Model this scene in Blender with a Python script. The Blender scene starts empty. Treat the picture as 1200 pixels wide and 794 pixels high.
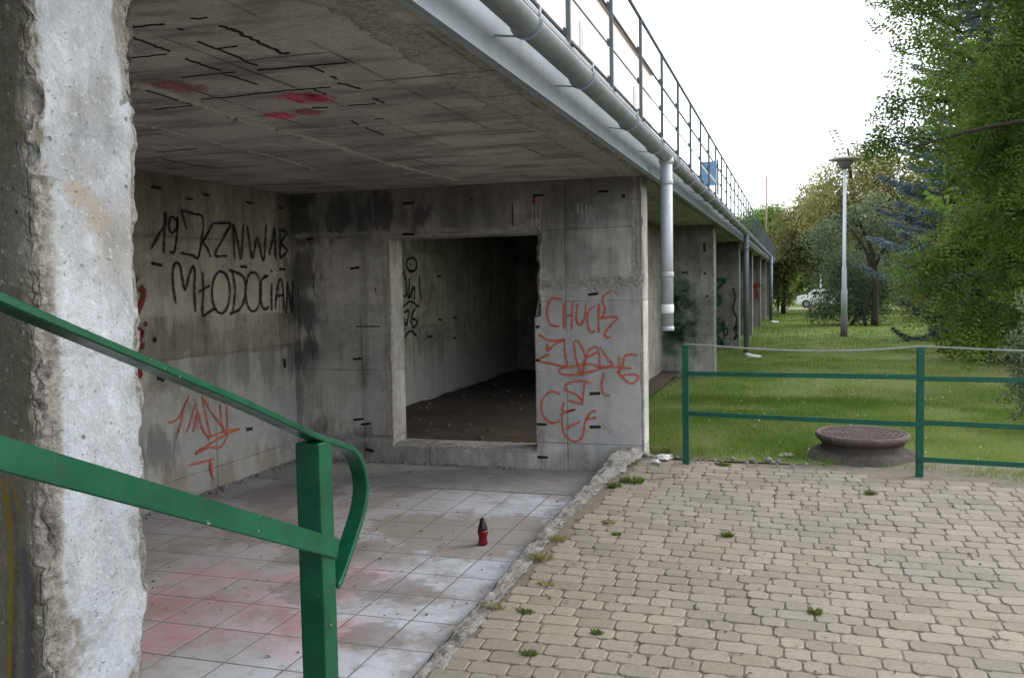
import bpy, bmesh, math, random
import numpy as np
from mathutils import Vector, Matrix
random.seed(7); rng = np.random.default_rng(7)
scene = bpy.context.scene
COL = scene.collection

# ------------------------------------------------------------------ camera
FPX, EYE, VPX, VPY, SLOPE = 1050.0, 1.65, 929.0, 325.0, -0.018
def _n(v): v = np.array(v, float); return v/np.linalg.norm(v)
_dy = _n((VPX-600, VPY-397, FPX)); _d2 = _n((VPX-3600, VPY-3000*SLOPE-397, FPX))
_up = _n(np.cross(_dy, _d2))
if _up[1] > 0: _up = -_up
_dx = np.cross(_dy, _up)
RC = np.array([_dx, _dy, _up]); CP = np.array([0, 0, EYE])
cam = bpy.data.objects.new('camera', bpy.data.cameras.new('camera')); COL.objects.link(cam)
cam.data.sensor_width = 36; cam.data.lens = FPX/1200*36
cam.data.clip_start = .05; cam.data.clip_end = 3000
m = Matrix.Identity(4)
for i in range(3):
    m[i][0] = RC[i, 0]; m[i][1] = -RC[i, 1]; m[i][2] = -RC[i, 2]; m[i][3] = CP[i]
cam.matrix_world = m
scene.camera = cam
def ray(px, py): return RC @ np.array([px-600, py-397, FPX])
def on(axis, val, px, py):
    r = ray(px, py); return CP + (val-CP[axis])/r[axis]*r

# ------------------------------------------------------------------ sky, sun, exposure
SUN_ELEV, SUN_AZ = math.radians(34), math.radians(58)      # azimuth from +Y towards +X
w = bpy.data.worlds.new('World'); scene.world = w; w.use_nodes = True
nt = w.node_tree; bg = nt.nodes['Background']
sky = nt.nodes.new('ShaderNodeTexSky'); sky.sky_type = 'NISHITA'; sky.sun_disc = False
sky.sun_elevation = SUN_ELEV; sky.sun_rotation = SUN_AZ
sky.dust_density = 4.0; sky.air_density = 1.0; sky.ozone_density = 1.0
cloud = nt.nodes.new('ShaderNodeMix'); cloud.data_type = 'RGBA'        # bright even overcast veiling the sky
cloud.inputs[0].default_value = .72; cloud.inputs[7].default_value = (8.0, 8.35, 8.9, 1)
nt.links.new(sky.outputs[0], cloud.inputs[6]); nt.links.new(cloud.outputs[2], bg.inputs[0]); bg.inputs[1].default_value = 0.13
sun = bpy.data.objects.new('sun', bpy.data.lights.new('sun', 'SUN')); COL.objects.link(sun)
sun.data.energy = 0.55; sun.data.angle = math.radians(20); sun.data.color = (1, .93, .82)
sd = Vector((math.sin(SUN_AZ)*math.cos(SUN_ELEV), math.cos(SUN_AZ)*math.cos(SUN_ELEV), math.sin(SUN_ELEV)))
sun.rotation_euler = sd.to_track_quat('Z', 'Y').to_euler()
scene.view_settings.view_transform = 'Standard'; scene.view_settings.look = 'None'
scene.view_settings.gamma = 1; scene.view_settings.exposure = 1.15

# ------------------------------------------------------------------ node helper
class G:
    def __init__(s, name, rough=.85):
        s.m = bpy.data.materials.new(name); s.m.use_nodes = True
        s.t = s.m.node_tree; s.b = s.t.nodes['Principled BSDF']; s.b.inputs['Roughness'].default_value = rough
        s.b.inputs['Specular IOR Level'].default_value = .3
        s._pos = None
    def n(s, ty, **kw):
        nd = s.t.nodes.new('ShaderNode'+ty)
        for k, v in kw.items(): setattr(nd, k, v)
        return nd
    def put(s, sock, v):
        if hasattr(v, 'is_output'): s.t.links.new(v, sock)
        else: sock.default_value = v
    def pos(s):
        if s._pos is None: s._pos = s.n('NewGeometry').outputs['Position']
        return s._pos
    def xyz(s, v=None):
        nd = s.n('SeparateXYZ'); s.put(nd.inputs[0], v or s.pos()); return nd.outputs
    def scaled(s, sc, v=None, loc=(0, 0, 0)):
        nd = s.n('Mapping'); s.put(nd.inputs['Vector'], v or s.pos())
        nd.inputs['Scale'].default_value = sc; nd.inputs['Location'].default_value = loc; return nd.outputs[0]
    def noise(s, scale, detail=4, rough=.55, v=None, dist=0):
        nd = s.n('TexNoise'); s.put(nd.inputs['Vector'], v or s.pos())
        nd.inputs['Scale'].default_value = scale; nd.inputs['Detail'].default_value = detail
        nd.inputs['Roughness'].default_value = rough; nd.inputs['Distortion'].default_value = dist
        return nd.outputs['Fac']
    def voro(s, scale, v=None, out='Distance', feature='F1'):
        nd = s.n('TexVoronoi', feature=feature); s.put(nd.inputs['Vector'], v or s.pos())
        nd.inputs['Scale'].default_value = scale; return nd.outputs[out]
    def ramp(s, f, *stops):
        nd = s.n('ValToRGB'); s.put(nd.inputs[0], f); e = nd.color_ramp.elements
        while len(e) < len(stops): e.new(.5)
        for el, (p, c) in zip(e, stops):
            el.position = p; el.color = (c, c, c, 1) if isinstance(c, (int, float)) else (*c, 1)
        return nd.outputs[0]
    def mix(s, f, a, b, blend='MIX'):
        nd = s.n('Mix', data_type='RGBA', blend_type=blend, clamp_factor=True)
        s.put(nd.inputs[0], f)
        for i, v in ((6, a), (7, b)):
            s.put(nd.inputs[i], (*v, 1) if isinstance(v, tuple) and len(v) == 3 else v)
        return nd.outputs[2]
    def math(s, op, a, b=0.0, c=0.0, clamp=False):
        nd = s.n('Math', operation=op, use_clamp=clamp)
        for i, v in enumerate((a, b, c)): s.put(nd.inputs[i], v)
        return nd.outputs[0]
    def rng(s, v, a, b, c=0., d=1., smooth=True):
        nd = s.n('MapRange', interpolation_type='SMOOTHSTEP' if smooth else 'LINEAR')
        for i, x in enumerate((v, a, b, c, d)): s.put(nd.inputs[i], x)
        return nd.outputs[0]
    def attr(s, name, out='Fac'):
        return s.n('Attribute', attribute_name=name).outputs[out]
    def bump(s, h, strength=.5, dist=.01, prev=None):
        nd = s.n('Bump'); nd.inputs['Strength'].default_value = strength; nd.inputs['Distance'].default_value = dist
        s.put(nd.inputs['Height'], h)
        if prev is not None: s.put(nd.inputs['Normal'], prev)
        return nd.outputs[0]
    def done(s, col=None, rough=None, normal=None, metal=None):
        if col is not None: s.put(s.b.inputs['Base Color'], (*col, 1) if isinstance(col, tuple) and len(col) == 3 else col)
        if rough is not None: s.put(s.b.inputs['Roughness'], rough)
        if normal is not None: s.put(s.b.inputs['Normal'], normal)
        if metal is not None: s.put(s.b.inputs['Metallic'], metal)
        return s.m
    def near(s, pts, r, wob=.25, nsc=5.0, st=(1, 1, 1), soft=.35):
        """mask: 1 within r of any of pts (world), with a wobbly edge"""
        out = None
        wv = s.math('MULTIPLY', s.math('SUBTRACT', s.noise(nsc, 6, .68, v=s.scaled(st)), .5), wob*2)
        for p in pts:
            nd = s.n('VectorMath', operation='DISTANCE'); s.put(nd.inputs[0], s.pos()); nd.inputs[1].default_value = p[:3]
            rr = p[3] if len(p) > 3 else r
            f = s.rng(s.math('ADD', nd.outputs['Value'], wv), rr, rr*soft)
            out = f if out is None else s.math('MAXIMUM', out, f)
        return out

# ------------------------------------------------------------------ materials
def vv0(g, sc, amt):
    nc = g.n('TexNoise'); g.put(nc.inputs['Vector'], g.pos()); nc.inputs['Scale'].default_value = sc; nc.inputs['Detail'].default_value = 5
    sl = g.n('VectorMath', operation='SCALE'); g.put(sl.inputs[0], nc.outputs['Color']); sl.inputs['Scale'].default_value = amt
    ad = g.n('VectorMath', operation='ADD'); g.put(ad.inputs[0], g.pos()); g.put(ad.inputs[1], sl.outputs[0]); return ad.outputs[0]
def concrete(name, a, b, stain_top=None, shade_x=None, zones=None, streak=.5, panels=None, rough_attr=False, agg=None, pale_low=None, patch=None, axis=0, grime=.5):
    g = G(name, .92)
    x, y, z = g.xyz()
    col = g.mix(g.ramp(g.noise(1.3, 9, .68), (.38, 0.), (.62, 1.)), tuple(v*.86 for v in a), tuple(v*1.08 for v in b))
    if zones:
        zw = g.math('ADD', z, g.math('MULTIPLY', g.math('SUBTRACT', g.noise(7, 6, .7), .5), .09))
        zw = g.math('ADD', zw, g.math('MULTIPLY', g.math('SUBTRACT', y, 6.2), .02))
        yin = g.math('MULTIPLY', g.rng(y, 5.22, 5.28), g.rng(y, 7.6, 7.5))
        for lo_, hi_, c_, k_ in zones:
            col = g.mix(g.math('MULTIPLY', g.math('MULTIPLY', g.math('MULTIPLY', g.rng(zw, lo_, lo_+.02), g.rng(zw, hi_+.02, hi_)), yin), k_), col, c_)
    if panels:
        u_ = (x, y)[axis]; cells = []
        for per, off, src, wd in panels[:2]:
            cells.append(g.math('ROUND', g.math('SUBTRACT', g.math('DIVIDE', g.math('ADD', {'u': u_, 'z': z}[src], off), per), 0.)))
        cv = g.n('CombineXYZ'); g.put(cv.inputs[0], cells[0]); g.put(cv.inputs[1], cells[1]); wn_ = g.n('TexWhiteNoise'); g.put(wn_.inputs['Vector'], cv.outputs[0])
        col = g.mix(.34, col, g.mix(1., col, g.mix(wn_.outputs['Value'], (.45, .45, .47), (1.5, 1.46, 1.38)), 'MULTIPLY'))
    col = g.mix(g.ramp(g.noise(5.5, 8, .74, dist=.6), (.40, 0.), (.68, .85)), col, g.mix(1., col, (.58, .555, .51), 'MULTIPLY'))
    col = g.mix(g.ramp(g.noise(9, 8, .75, v=g.scaled((1, 1, .7), loc=(2, 5, 8))), (.56, 0.), (.70, .55)), col, (.52, .51, .49))
    sv = g.scaled((3.5, 3.5, .35)); st = g.ramp(g.noise(2.2, 6, .6, v=sv), (.48, 0.), (.68, 1.))
    col = g.mix(g.math('MULTIPLY', st, streak), col, g.mix(1., col, (.45, .44, .42), 'MULTIPLY'))
    sp = g.ramp(g.noise(2.6, 6, .65, v=g.scaled((4., 4., .45), loc=(9, 3, 2))), (.6, 0.), (.72, 1.))
    col = g.mix(g.math('MULTIPLY', sp, streak*.6), col, (.42, .41, .38))
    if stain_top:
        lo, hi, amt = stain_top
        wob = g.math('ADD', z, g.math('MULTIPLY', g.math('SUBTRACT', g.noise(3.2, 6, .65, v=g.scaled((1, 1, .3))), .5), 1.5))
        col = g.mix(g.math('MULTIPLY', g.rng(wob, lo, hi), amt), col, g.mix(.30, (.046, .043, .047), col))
    if pale_low:
        lo, hi, c = pale_low
        wob = g.math('ADD', z, g.math('MULTIPLY', g.math('SUBTRACT', g.noise(2.5, 6, .6), .5), .5))
        col = g.mix(g.math('MULTIPLY', g.rng(wob, hi, lo), .75), col, c)
    if patch:
        for pts, c, k in patch: col = g.mix(g.math('MULTIPLY', g.near(pts, .3, .42, 4.5, (1.6, 1.6, .4)), k), col, c)
    if shade_x: col = g.mix(g.rng(x, shade_x-.0015, shade_x-.006), col, g.mix(1., col, (.42, .375, .265), 'MULTIPLY'))  # shade of the near face painted into the colour, behind this x
    # dark grime blotches
    col = g.mix(g.math('MULTIPLY', g.ramp(g.noise(2.1, 9, .72, v=g.scaled((1, 1, 1), loc=(4, 7, 1))), (.58, 0.), (.72, 1.)), grime), col, (.075, .07, .062))
    # fine grain
    col = g.mix(g.ramp(g.noise(90, 3, .6), (.35, 0.), (.7, .5)), col, g.mix(1., col, (.7, .7, .7), 'MULTIPLY'))
    h = g.math('ADD', g.noise(22, 7, .7), g.math('MULTIPLY', g.noise(120, 3, .6), .35))
    pits = g.rng(g.voro(26), .16, .05)
    pits = g.math('MULTIPLY', pits, g.ramp(g.noise(3, 2), (.45, 0.), (.6, 1.)))
    col = g.mix(g.math('MULTIPLY', pits, .6), col, (.06, .06, .06))
    h = g.math('SUBTRACT', h, g.math('MULTIPLY', pits, .8))
    if panels:
        u = (x, y)[axis]
        for per, off, src, wd in panels:
            c = {'u': u, 'z': z}[src]
            wv = g.math('MULTIPLY', g.math('SUBTRACT', g.noise(4, 3), .5), .012)
            f = g.math('ABSOLUTE', g.math('SUBTRACT', g.math('FRACT', g.math('DIVIDE', g.math('ADD', g.math('ADD', c, wv), off), per)), .5))
            ln = g.math('MULTIPLY', g.rng(f, wd/per, wd/per*.3), g.ramp(g.noise(1.7, 4), (.40, .0), (.58, 1.)))
            h = g.math('SUBTRACT', h, g.math('MULTIPLY', ln, 1.2)); col = g.mix(g.math('MULTIPLY', ln, .42), col, (.06, .056, .05))
    nrm = g.bump(h, .55, .006)
    if shade_x:
        ck = g.voro(2.3, v=g.scaled((1, 1, .55), v=vv0(g, 5, .35)), feature='DISTANCE_TO_EDGE')
        ckm = g.math('MULTIPLY', g.rng(ck, .005, .0015), g.near([(-1.31, 1.36, 1.68, .17)], .2, .1, 5))
        col = g.mix(g.math('MULTIPLY', ckm, .75), col, (.09, .085, .08))
        col = g.mix(g.math('MULTIPLY', g.ramp(g.noise(4.2, 6, .65, v=g.scaled((1, 1, .6), loc=(8, 1, 4))), (.52, 0.), (.60, 1.)), .5), col, (.27, .265, .26))
        col = g.mix(g.math('MULTIPLY', g.near([(-1.30, 1.40, 1.83, .045), (-1.30, 1.44, 1.80, .05)], .05, .06, 14), .8), col, (.27, .235, .19))
        spk = g.rng(g.noise(85, 4, .8), .62, .70); low = g.rng(z, 1.75, 1.1)
        col = g.mix(g.math('MULTIPLY', g.math('MULTIPLY', spk, low), .85), col, (.12, .118, .115)); col = g.mix(g.math('MULTIPLY', g.rng(g.noise(70, 4, .8, v=g.scaled((1, 1, 1), loc=(3, 3, 3))), .58, .68), .5), col, (.62, .63, .64))
        h = g.math('SUBTRACT', h, g.math('MULTIPLY', spk, .8)); h = g.math('SUBTRACT', h, ckm); nrm = g.bump(h, .8, .009)
    if rough_attr:
        at = g.attr('chip')
        vv = g.n('VectorMath', operation='ADD'); g.put(vv.inputs[0], g.pos()); nc = g.n('TexNoise'); g.put(nc.inputs['Vector'], g.pos()); nc.inputs['Scale'].default_value = 40; sc_ = g.n('VectorMath', operation='SCALE'); g.put(sc_.inputs[0], nc.outputs['Color']); sc_.inputs['Scale'].default_value = .03; g.put(vv.inputs[1], sc_.outputs[0])
        st_ = g.voro(95, v=vv.outputs[0]); agn = g.noise(60, 6, .8)
        ac = g.mix(g.ramp(g.noise(38, 6, .75), (.32, 0.), (.68, 1.)), (.16, .148, .13), (.52, .50, .47))
        ac = g.mix(g.rng(st_, .25, .15), ac, g.mix(g.noise(30, 2), (.20, .18, .16), (.50, .46, .40)))
        ac = g.mix(g.rng(agn, .38, .30), ac, (.07, .065, .06))
        agd = g.math('SUBTRACT', 1., g.math('ADD', g.math('MULTIPLY', agn, 1.3), g.math('MULTIPLY', g.rng(st_, .3, .1), .35)))
        atn = g.math('MULTIPLY', g.rng(at, .12, .5), g.ramp(g.noise(18, 4), (.3, .5), (.5, 1.)))
        col = g.mix(atn, col, ac)
        nrm = g.bump(g.math('MULTIPLY', g.math('SUBTRACT', 1., agd), atn), .9, .012, nrm)
    return g.done(col, .93, nrm)

def simple(name, col, rough=.7, var=.25, scale=6., bump=.15, metal=0., bdist=.004, dirt=None, v=None):
    g = G(name, rough)
    c = g.mix(g.ramp(g.noise(scale, 6, .65), (.3, 0.), (.72, 1.)), col, tuple(x*(1-var) for x in col))
    if dirt: c = g.mix(g.ramp(g.noise(scale*1.7, 8, .7), (.52, 0.), (.72, dirt[1])), c, dirt[0])
    r = g.ramp(g.noise(scale*3, 4), (.3, max(0, rough-.12)), (.7, min(1, rough+.12)))
    g.done(c, r, g.bump(g.noise(scale*9, 5, .6), bump, bdist)); g.b.inputs['Metallic'].default_value = metal
    return g.m

def attr_tint(name, lo, hi, rough=.9, bump=.4, bdist=.004, extra=None, trans=0.):
    """colour between lo and hi by the per-face attribute 'tint' (each stone / leaf its own)"""
    g = G(name, rough); g.b.inputs['Specular IOR Level'].default_value = .15
    c = g.ramp(g.attr('tint'), (0, lo), (1, hi))
    if extra: c = extra(g, c)
    if bump: g.done(c, rough, g.bump(g.math('ADD', g.noise(60, 5, .7), g.math('MULTIPLY', g.noise(260, 2), .4)), bump, bdist))
    else: g.done(c, rough)
    if trans:
        tr = g.n('BsdfTranslucent'); g.put(tr.inputs[0], g.mix(.5, c, (.13, .17, .02), 'ADD'))
        mx = g.n('MixShader'); mx.inputs[0].default_value = trans
        g.t.links.new(g.b.outputs[0], mx.inputs[1]); g.t.links.new(tr.outputs[0], mx.inputs[2])
        g.t.links.new(mx.outputs[0], g.t.nodes['Material Output'].inputs[0])
    return g.m

def spray(name, col, soft=.55, rough=.6, grain=40, endfade=0., amp=.9):
    """paint: solid in the middle of the stroke, breaking up at its edge (uv.y across)"""
    g = G(name, rough)
    uv = g.n('UVMap').outputs[0]; u = g.xyz(uv)
    d = g.math('ABSOLUTE', g.math('SUBTRACT', u[1], .5))
    d = g.math('ADD', g.math('MULTIPLY', d, 2.), g.math('MULTIPLY', g.math('SUBTRACT', g.noise(grain, 5, .75), .5), amp))
    al = g.rng(d, 1.02, 1.02-soft)
    al = g.math('MULTIPLY', al, g.ramp(g.noise(14, 6, .7), (.2, .6), (.5, 1.)))
    g.put(g.b.inputs['Alpha'], al)
    if endfade:
        e_ = g.math('ABSOLUTE', g.math('SUBTRACT', u[0], .5)); e_ = g.math('ADD', e_, g.math('MULTIPLY', g.math('SUBTRACT', g.noise(grain, 5, .75), .5), .35))
        al = g.math('MULTIPLY', al, g.rng(e_, .5, .5-endfade))
    c = g.mix(g.noise(9, 4), col, tuple(x*.65 for x in col))
    return g.done(c, rough)

M = {}
M['wall_in'] = concrete('concrete_side_wall', (.34, .325, .255), (.46, .44, .36), stain_top=(1.75, 2.75, .8), streak=.6, zones=[(1.42, 2.0, (.53, .505, .43), .75), (1.08, 1.42, (.285, .265, .225), .8), (.35, 1.08, (.47, .47, .455), .6)],
    panels=[(1.02, .35, 'u', .012), (.94, .30, 'z', .008)], axis=1, pale_low=(.35, 1.0, (.37, .37, .37)),
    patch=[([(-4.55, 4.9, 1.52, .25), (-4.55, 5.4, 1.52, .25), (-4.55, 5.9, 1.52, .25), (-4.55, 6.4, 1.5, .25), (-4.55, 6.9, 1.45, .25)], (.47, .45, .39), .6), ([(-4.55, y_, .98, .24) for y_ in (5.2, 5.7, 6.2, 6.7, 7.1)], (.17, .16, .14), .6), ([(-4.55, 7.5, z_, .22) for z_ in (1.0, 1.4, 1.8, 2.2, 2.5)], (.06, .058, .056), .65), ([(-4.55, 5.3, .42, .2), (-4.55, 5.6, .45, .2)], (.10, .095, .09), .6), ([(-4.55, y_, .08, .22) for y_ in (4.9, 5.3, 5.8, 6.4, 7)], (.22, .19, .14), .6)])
M['wall_cross'] = concrete('concrete_cross_wall', (.42, .415, .40), (.56, .55, .525), stain_top=(1.75, 2.45, .93), streak=.7,
    panels=[(.655, .24, 'u', .011), (.62, .07, 'z', .007)], rough_attr=True, axis=0, grime=.35,
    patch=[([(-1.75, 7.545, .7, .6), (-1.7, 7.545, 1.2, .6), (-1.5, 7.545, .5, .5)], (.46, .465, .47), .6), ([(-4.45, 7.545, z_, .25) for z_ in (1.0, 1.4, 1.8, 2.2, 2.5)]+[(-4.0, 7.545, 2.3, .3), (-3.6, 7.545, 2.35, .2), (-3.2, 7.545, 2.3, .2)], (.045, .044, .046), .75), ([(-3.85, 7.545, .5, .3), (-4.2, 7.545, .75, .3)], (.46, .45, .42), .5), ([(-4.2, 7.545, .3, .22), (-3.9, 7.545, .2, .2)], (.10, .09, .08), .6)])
M['pier'] = concrete('concrete_pier', (.26, .25, .24), (.36, .35, .33), stain_top=(1.5, 2.7, .7), streak=.7,
    panels=[(.7, .1, 'u', .01), (.62, .2, 'z', .008)], rough_attr=True, axis=0)
M['column'] = concrete('concrete_column', (.34, .38, .425), (.46, .505, .56), streak=.25, rough_attr=True, grime=.12, shade_x=-1.30,
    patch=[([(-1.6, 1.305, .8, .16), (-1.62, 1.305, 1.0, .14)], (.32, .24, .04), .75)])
# ceiling
g = G('concrete_ceiling', .95); x, y, z = g.xyz()
col = g.mix(g.ramp(g.noise(1.1, 8, .6, v=g.scaled((1.6, .5, 1))), (.3, 0.), (.7, 1.)), (.29, .275, .265), (.52, .495, .465))
col = g.mix(g.math('MULTIPLY', g.ramp(g.noise(2.4, 8, .68, v=g.scaled((.5, 1.6, 1), loc=(3, 1, 0))), (.47, 0.), (.62, 1.)), .75), col, (.13, .125, .12))
strip = g.rng(g.math('ABSOLUTE', g.math('ADD', g.math('ADD', x, 1.30), g.math('MULTIPLY', g.math('SUBTRACT', g.noise(2.6, 6, .7), .5), .34))), .13, .07)
stn = g.noise(30, 6, .75)
col = g.mix(g.math('MULTIPLY', strip, .85), col, g.mix(g.ramp(stn, (.30, 0.), (.52, 1.)), (.17, .15, .135), (.74, .69, .64)))
edge = g.rng(x, -1.24, -1.15); col = g.mix(g.math('MULTIPLY', edge, .55), col, (.15, .135, .125))
h = g.math('ADD', g.noise(18, 7, .7), g.math('MULTIPLY', g.math('MULTIPLY', strip, stn), 9.))
for c, per, off, wd in ((x, .44, .11, .006), (y, .5, .2, .007)):
    wv = g.math('MULTIPLY', g.math('SUBTRACT', g.noise(3, 4), .5), .03)
    f = g.math('ABSOLUTE', g.math('SUBTRACT', g.math('FRACT', g.math('DIVIDE', g.math('ADD', g.math('ADD', c, wv), off), per)), .5))
    ln = g.math('MULTIPLY', g.rng(f, wd/per*2.2, wd/per*.4), g.ramp(g.noise(1.6, 6, .65, v=g.scaled((1, 1, 1), loc=(off*9, 2, 0))), (.45, .0), (.60, 1.)))
    col = g.mix(g.math('MULTIPLY', ln, .8), col, (.05, .046, .045)); h = g.math('SUBTRACT', h, ln)
col = g.mix(g.ramp(g.noise(70, 3), (.4, 0.), (.7, .35)), col, (.12, .12, .12))
M['ceiling'] = g.done(col, .95, g.bump(h, .8, .012))
M['ridge'] = simple('mortar_ridge', (.54, .52, .50), .95, .4, 20, .6, bdist=.01)
M['kerb'] = simple('broken_kerb_concrete', (.33, .32, .30), .95, .5, 9, .9, bdist=.015, dirt=((.08, .075, .06), .8))
M['screed'] = simple('grey_screed', (.30, .295, .29), .9, .3, 5, .4, dirt=((.14, .12, .10), .8))
M['galv'] = simple('galvanised_steel', (.33, .375, .42), .5, .22, 3.5, .08, .55)
M['galv_dark'] = simple('weathered_galvanised_gutter', (.25, .275, .30), .5, .35, 4, .1, .5, dirt=((.2, .19, .17), .5))
M['galv_new'] = simple('bright_galvanised_downpipe', (.46, .50, .54), .52, .2, 4, .1, .3, dirt=((.3, .3, .29), .6))
M['blue_steel'] = simple('grey_blue_painted_pipe', (.17, .20, .24), .5, .25, 4, .1, .2)
M['white'] = simple('white_paint', (.78, .78, .77), .6, .15, 9, .1)
M['rail_grey'] = simple('dark_grey_railing_paint', (.10, .118, .122), .5, .3, 8, .1, .2)
M['rail_black'] = simple('dark_brown_railing_paint', (.045, .04, .04), .6, .3, 8, .1)
g = G('green_gloss_paint', .32)
c = g.mix(g.ramp(g.noise(9, 5, .6), (.35, 0.), (.7, 1.)), (.003, .078, .038), (.002, .046, .023))
c = g.mix(g.rng(g.noise(38, 6, .78), .655, .69), c, (.26, .25, .22))
c = g.mix(g.math('MULTIPLY', g.rng(g.noise(24, 6, .75), .57, .68), .7), c, (.02, .03, .022))
M['green'] = g.done(c, g.ramp(g.noise(20, 4), (.3, .25), (.7, .5)), g.bump(g.noise(65, 4), .18, .002)); g.b.inputs['Specular IOR Level'].default_value = .28
g = G('faded_green_paint', .5)
c = g.mix(g.ramp(g.noise(9, 5, .6), (.35, 0.), (.7, 1.)), (.006, .085, .052), (.005, .06, .04))
c = g.mix(g.rng(g.noise(34, 6, .78), .63, .68), c, (.24, .22, .17))
M['green2'] = g.done(c, .5, g.bump(g.noise(60, 4), .2, .002))
M['bare_steel'] = simple('pale_worn_steel', (.27, .285, .26), .45, .3, 12, .1, .3, dirt=((.02, .09, .06), .8))
M['rust'] = simple('rusty_cast_iron', (.145, .112, .10), .8, .4, 14, .6, .1, dirt=((.23, .19, .17), .8))
M['cone'] = simple('dirty_concrete_ring', (.115, .10, .088), .95, .5, 9, .9, bdist=.02, dirt=((.035, .033, .026), .9))
M['dark'] = simple('black_slot', (.022, .019, .017), .9, .2, 8, .1)
M['bark'] = simple('bark', (.055, .043, .035), .95, .4, 12, .9, bdist=.02)
M['sign_blue'] = simple('blue_sign_sheet', (.17, .32, .50), .5, .12, 6, .05)
M['lamp_glass'] = simple('grey_lamp_shade', (.34, .31, .28), .4, .1, 6, .05)
M['lamp_post'] = simple('pale_lamp_post_paint', (.55, .58, .62), .45, .12, 5, .08, .1)
M['lamp_base'] = simple('brown_grey_post_foot', (.17, .155, .145), .8, .3, 8, .2)
M['car_white'] = simple('white_car_paint', (.8, .8, .8), .25, .05, 3, .02)
M['glass_dark'] = simple('dark_glass', (.02, .025, .03), .1, .2, 3, .02)
M['tyre'] = simple('tyre_rubber', (.02, .02, .02), .9, .2, 9, .2)
M['facade'] = simple('pale_pink_render', (.80, .765, .76), .9, .1, 1.2, .2)
M['eave'] = simple('red_brown_eave', (.62, .47, .43), .8, .3, 4, .2)
M['soil'] = simple('dark_soil', (.075, .06, .047), .98, .5, 3.5, .9, bdist=.03, dirt=((.13, .105, .08), .7))
M['mast'] = simple('reddish_mast_paint', (.30, .17, .14), .7, .2, 6, .1)
M['path'] = simple('sandy_path', (.36, .31, .25), .95, .25, 3, .3)
M['red_wax'] = simple('red_candle_plastic', (.15, .006, .010), .22, .3, 20, .05)
M['black_lid'] = simple('black_plastic_lid', (.012, .012, .015), .3, .2, 20, .05)
M['paper'] = simple('dirty_white_paper', (.7, .7, .68), .8, .3, 20, .2)
M['stone'] = simple('pale_rubble', (.34, .32, .29), .95, .4, 12, .6)
M['room_stone'] = simple('dusty_rubble', (.15, .13, .11), .95, .5, 14, .6)
M['inner_floor'] = simple('dark_dirt_floor', (.085, .066, .052), .97, .5, 2.2, .8, bdist=.02, dirt=((.15, .12, .1), .6))
def moss(g, c):
    c = g.mix(g.ramp(g.noise(1.1, 6, .6), (.42, 0.), (.62, .65)), c, g.mix(1., c, (.80, .86, .92), 'MULTIPLY'))
    c = g.mix(g.math('MULTIPLY', g.ramp(g.noise(7, 8, .75), (.55, 0.), (.7, 1.)), .5), c, (.16, .14, .11))
    c = g.mix(g.ramp(g.noise(55, 5, .7), (.4, 0.), (.72, .6)), c, g.mix(1., c, (.66, .65, .62), 'MULTIPLY'))
    return g.mix(g.rng(g.noise(190, 2, .5), .66, .72), c, (.07, .065, .06))
M['paver'] = attr_tint('beige_concrete_pavers', (.255, .226, .176), (.325, .290, .232), .93, .6, .004, moss)
M['joint'] = simple('sandy_joint_dirt', (.225, .198, .155), .98, .35, 12, .8, bdist=.01, dirt=((.10, .10, .05), .7))
def tiledirt(g, c):
    x, y, z = g.xyz()
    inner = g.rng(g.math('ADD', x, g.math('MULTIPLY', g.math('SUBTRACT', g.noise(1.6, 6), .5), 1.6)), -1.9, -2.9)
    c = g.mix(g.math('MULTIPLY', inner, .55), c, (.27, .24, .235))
    c = g.mix(g.math('MULTIPLY', g.ramp(g.noise(1.7, 9, .72), (.47, 0.), (.60, 1.)), .75), c, (.245, .215, .195))
    c = g.mix(g.math('MULTIPLY', g.ramp(g.noise(8, 8, .75), (.52, 0.), (.66, 1.)), .55), c, (.20, .175, .16))
    pk = g.math('MULTIPLY', g.near([(-3.15, 3.8, 0, .55), (-3.2, 4.3, 0, .3), (-2.6, 3.85, 0, .5), (-2.5, 4.35, 0, .45), (-2.9, 3.45, 0, .4), (-2.2, 3.7, 0, .4), (-2.2, 4.55, 0, .2)], .4, .5, 4), g.ramp(g.noise(3.3, 7, .7), (.38, .2), (.62, .95)))
    pk = g.math('MULTIPLY', pk, g.ramp(g.noise(24, 7, .75), (.36, .25), (.58, 1.)))
    c = g.mix(g.math('MULTIPLY', pk, .62), c, (.56, .15, .23))
    sand = g.near([(-2.25, 5.5, 0, .42), (-1.95, 5.3, 0, .42), (-1.68, 5.5, 0, .32), (-2.5, 5.6, 0, .34), (-1.85, 5.75, 0, .3), (-2.2, 5.2, 0, .25)], .3, .3, 9, soft=.72)
    c = g.mix(g.math('MULTIPLY', sand, .8), c, g.mix(g.noise(40, 5), (.19, .165, .14), (.30, .275, .24)))
    sp = g.near([(-2.05, 4.35, 0, .26), (-2.35, 4.4, 0, .24), (-1.9, 3.75, 0, .22), (-2.5, 4.25, 0, .26), (-2.8, 4.9, 0, .35), (-3.4, 5.2, 0, .4), (-3.8, 6.2, 0, .5), (-3.0, 6.6, 0, .3)], .15, .3, 7, soft=.6)
    c = g.mix(g.math('MULTIPLY', sp, .6), c, (.17, .15, .14))
    c = g.mix(g.rng(g.noise(26, 7, .75), .66, .73), c, (.12, .10, .085))
    return g.mix(g.ramp(g.noise(55, 4), (.4, 0.), (.75, .35)), c, (.33, .31, .31))
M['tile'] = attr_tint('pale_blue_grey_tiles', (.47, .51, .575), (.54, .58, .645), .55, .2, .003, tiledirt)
M['grout'] = simple('dark_grout', (.19, .175, .165), .95, .3, 10, .3)
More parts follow.
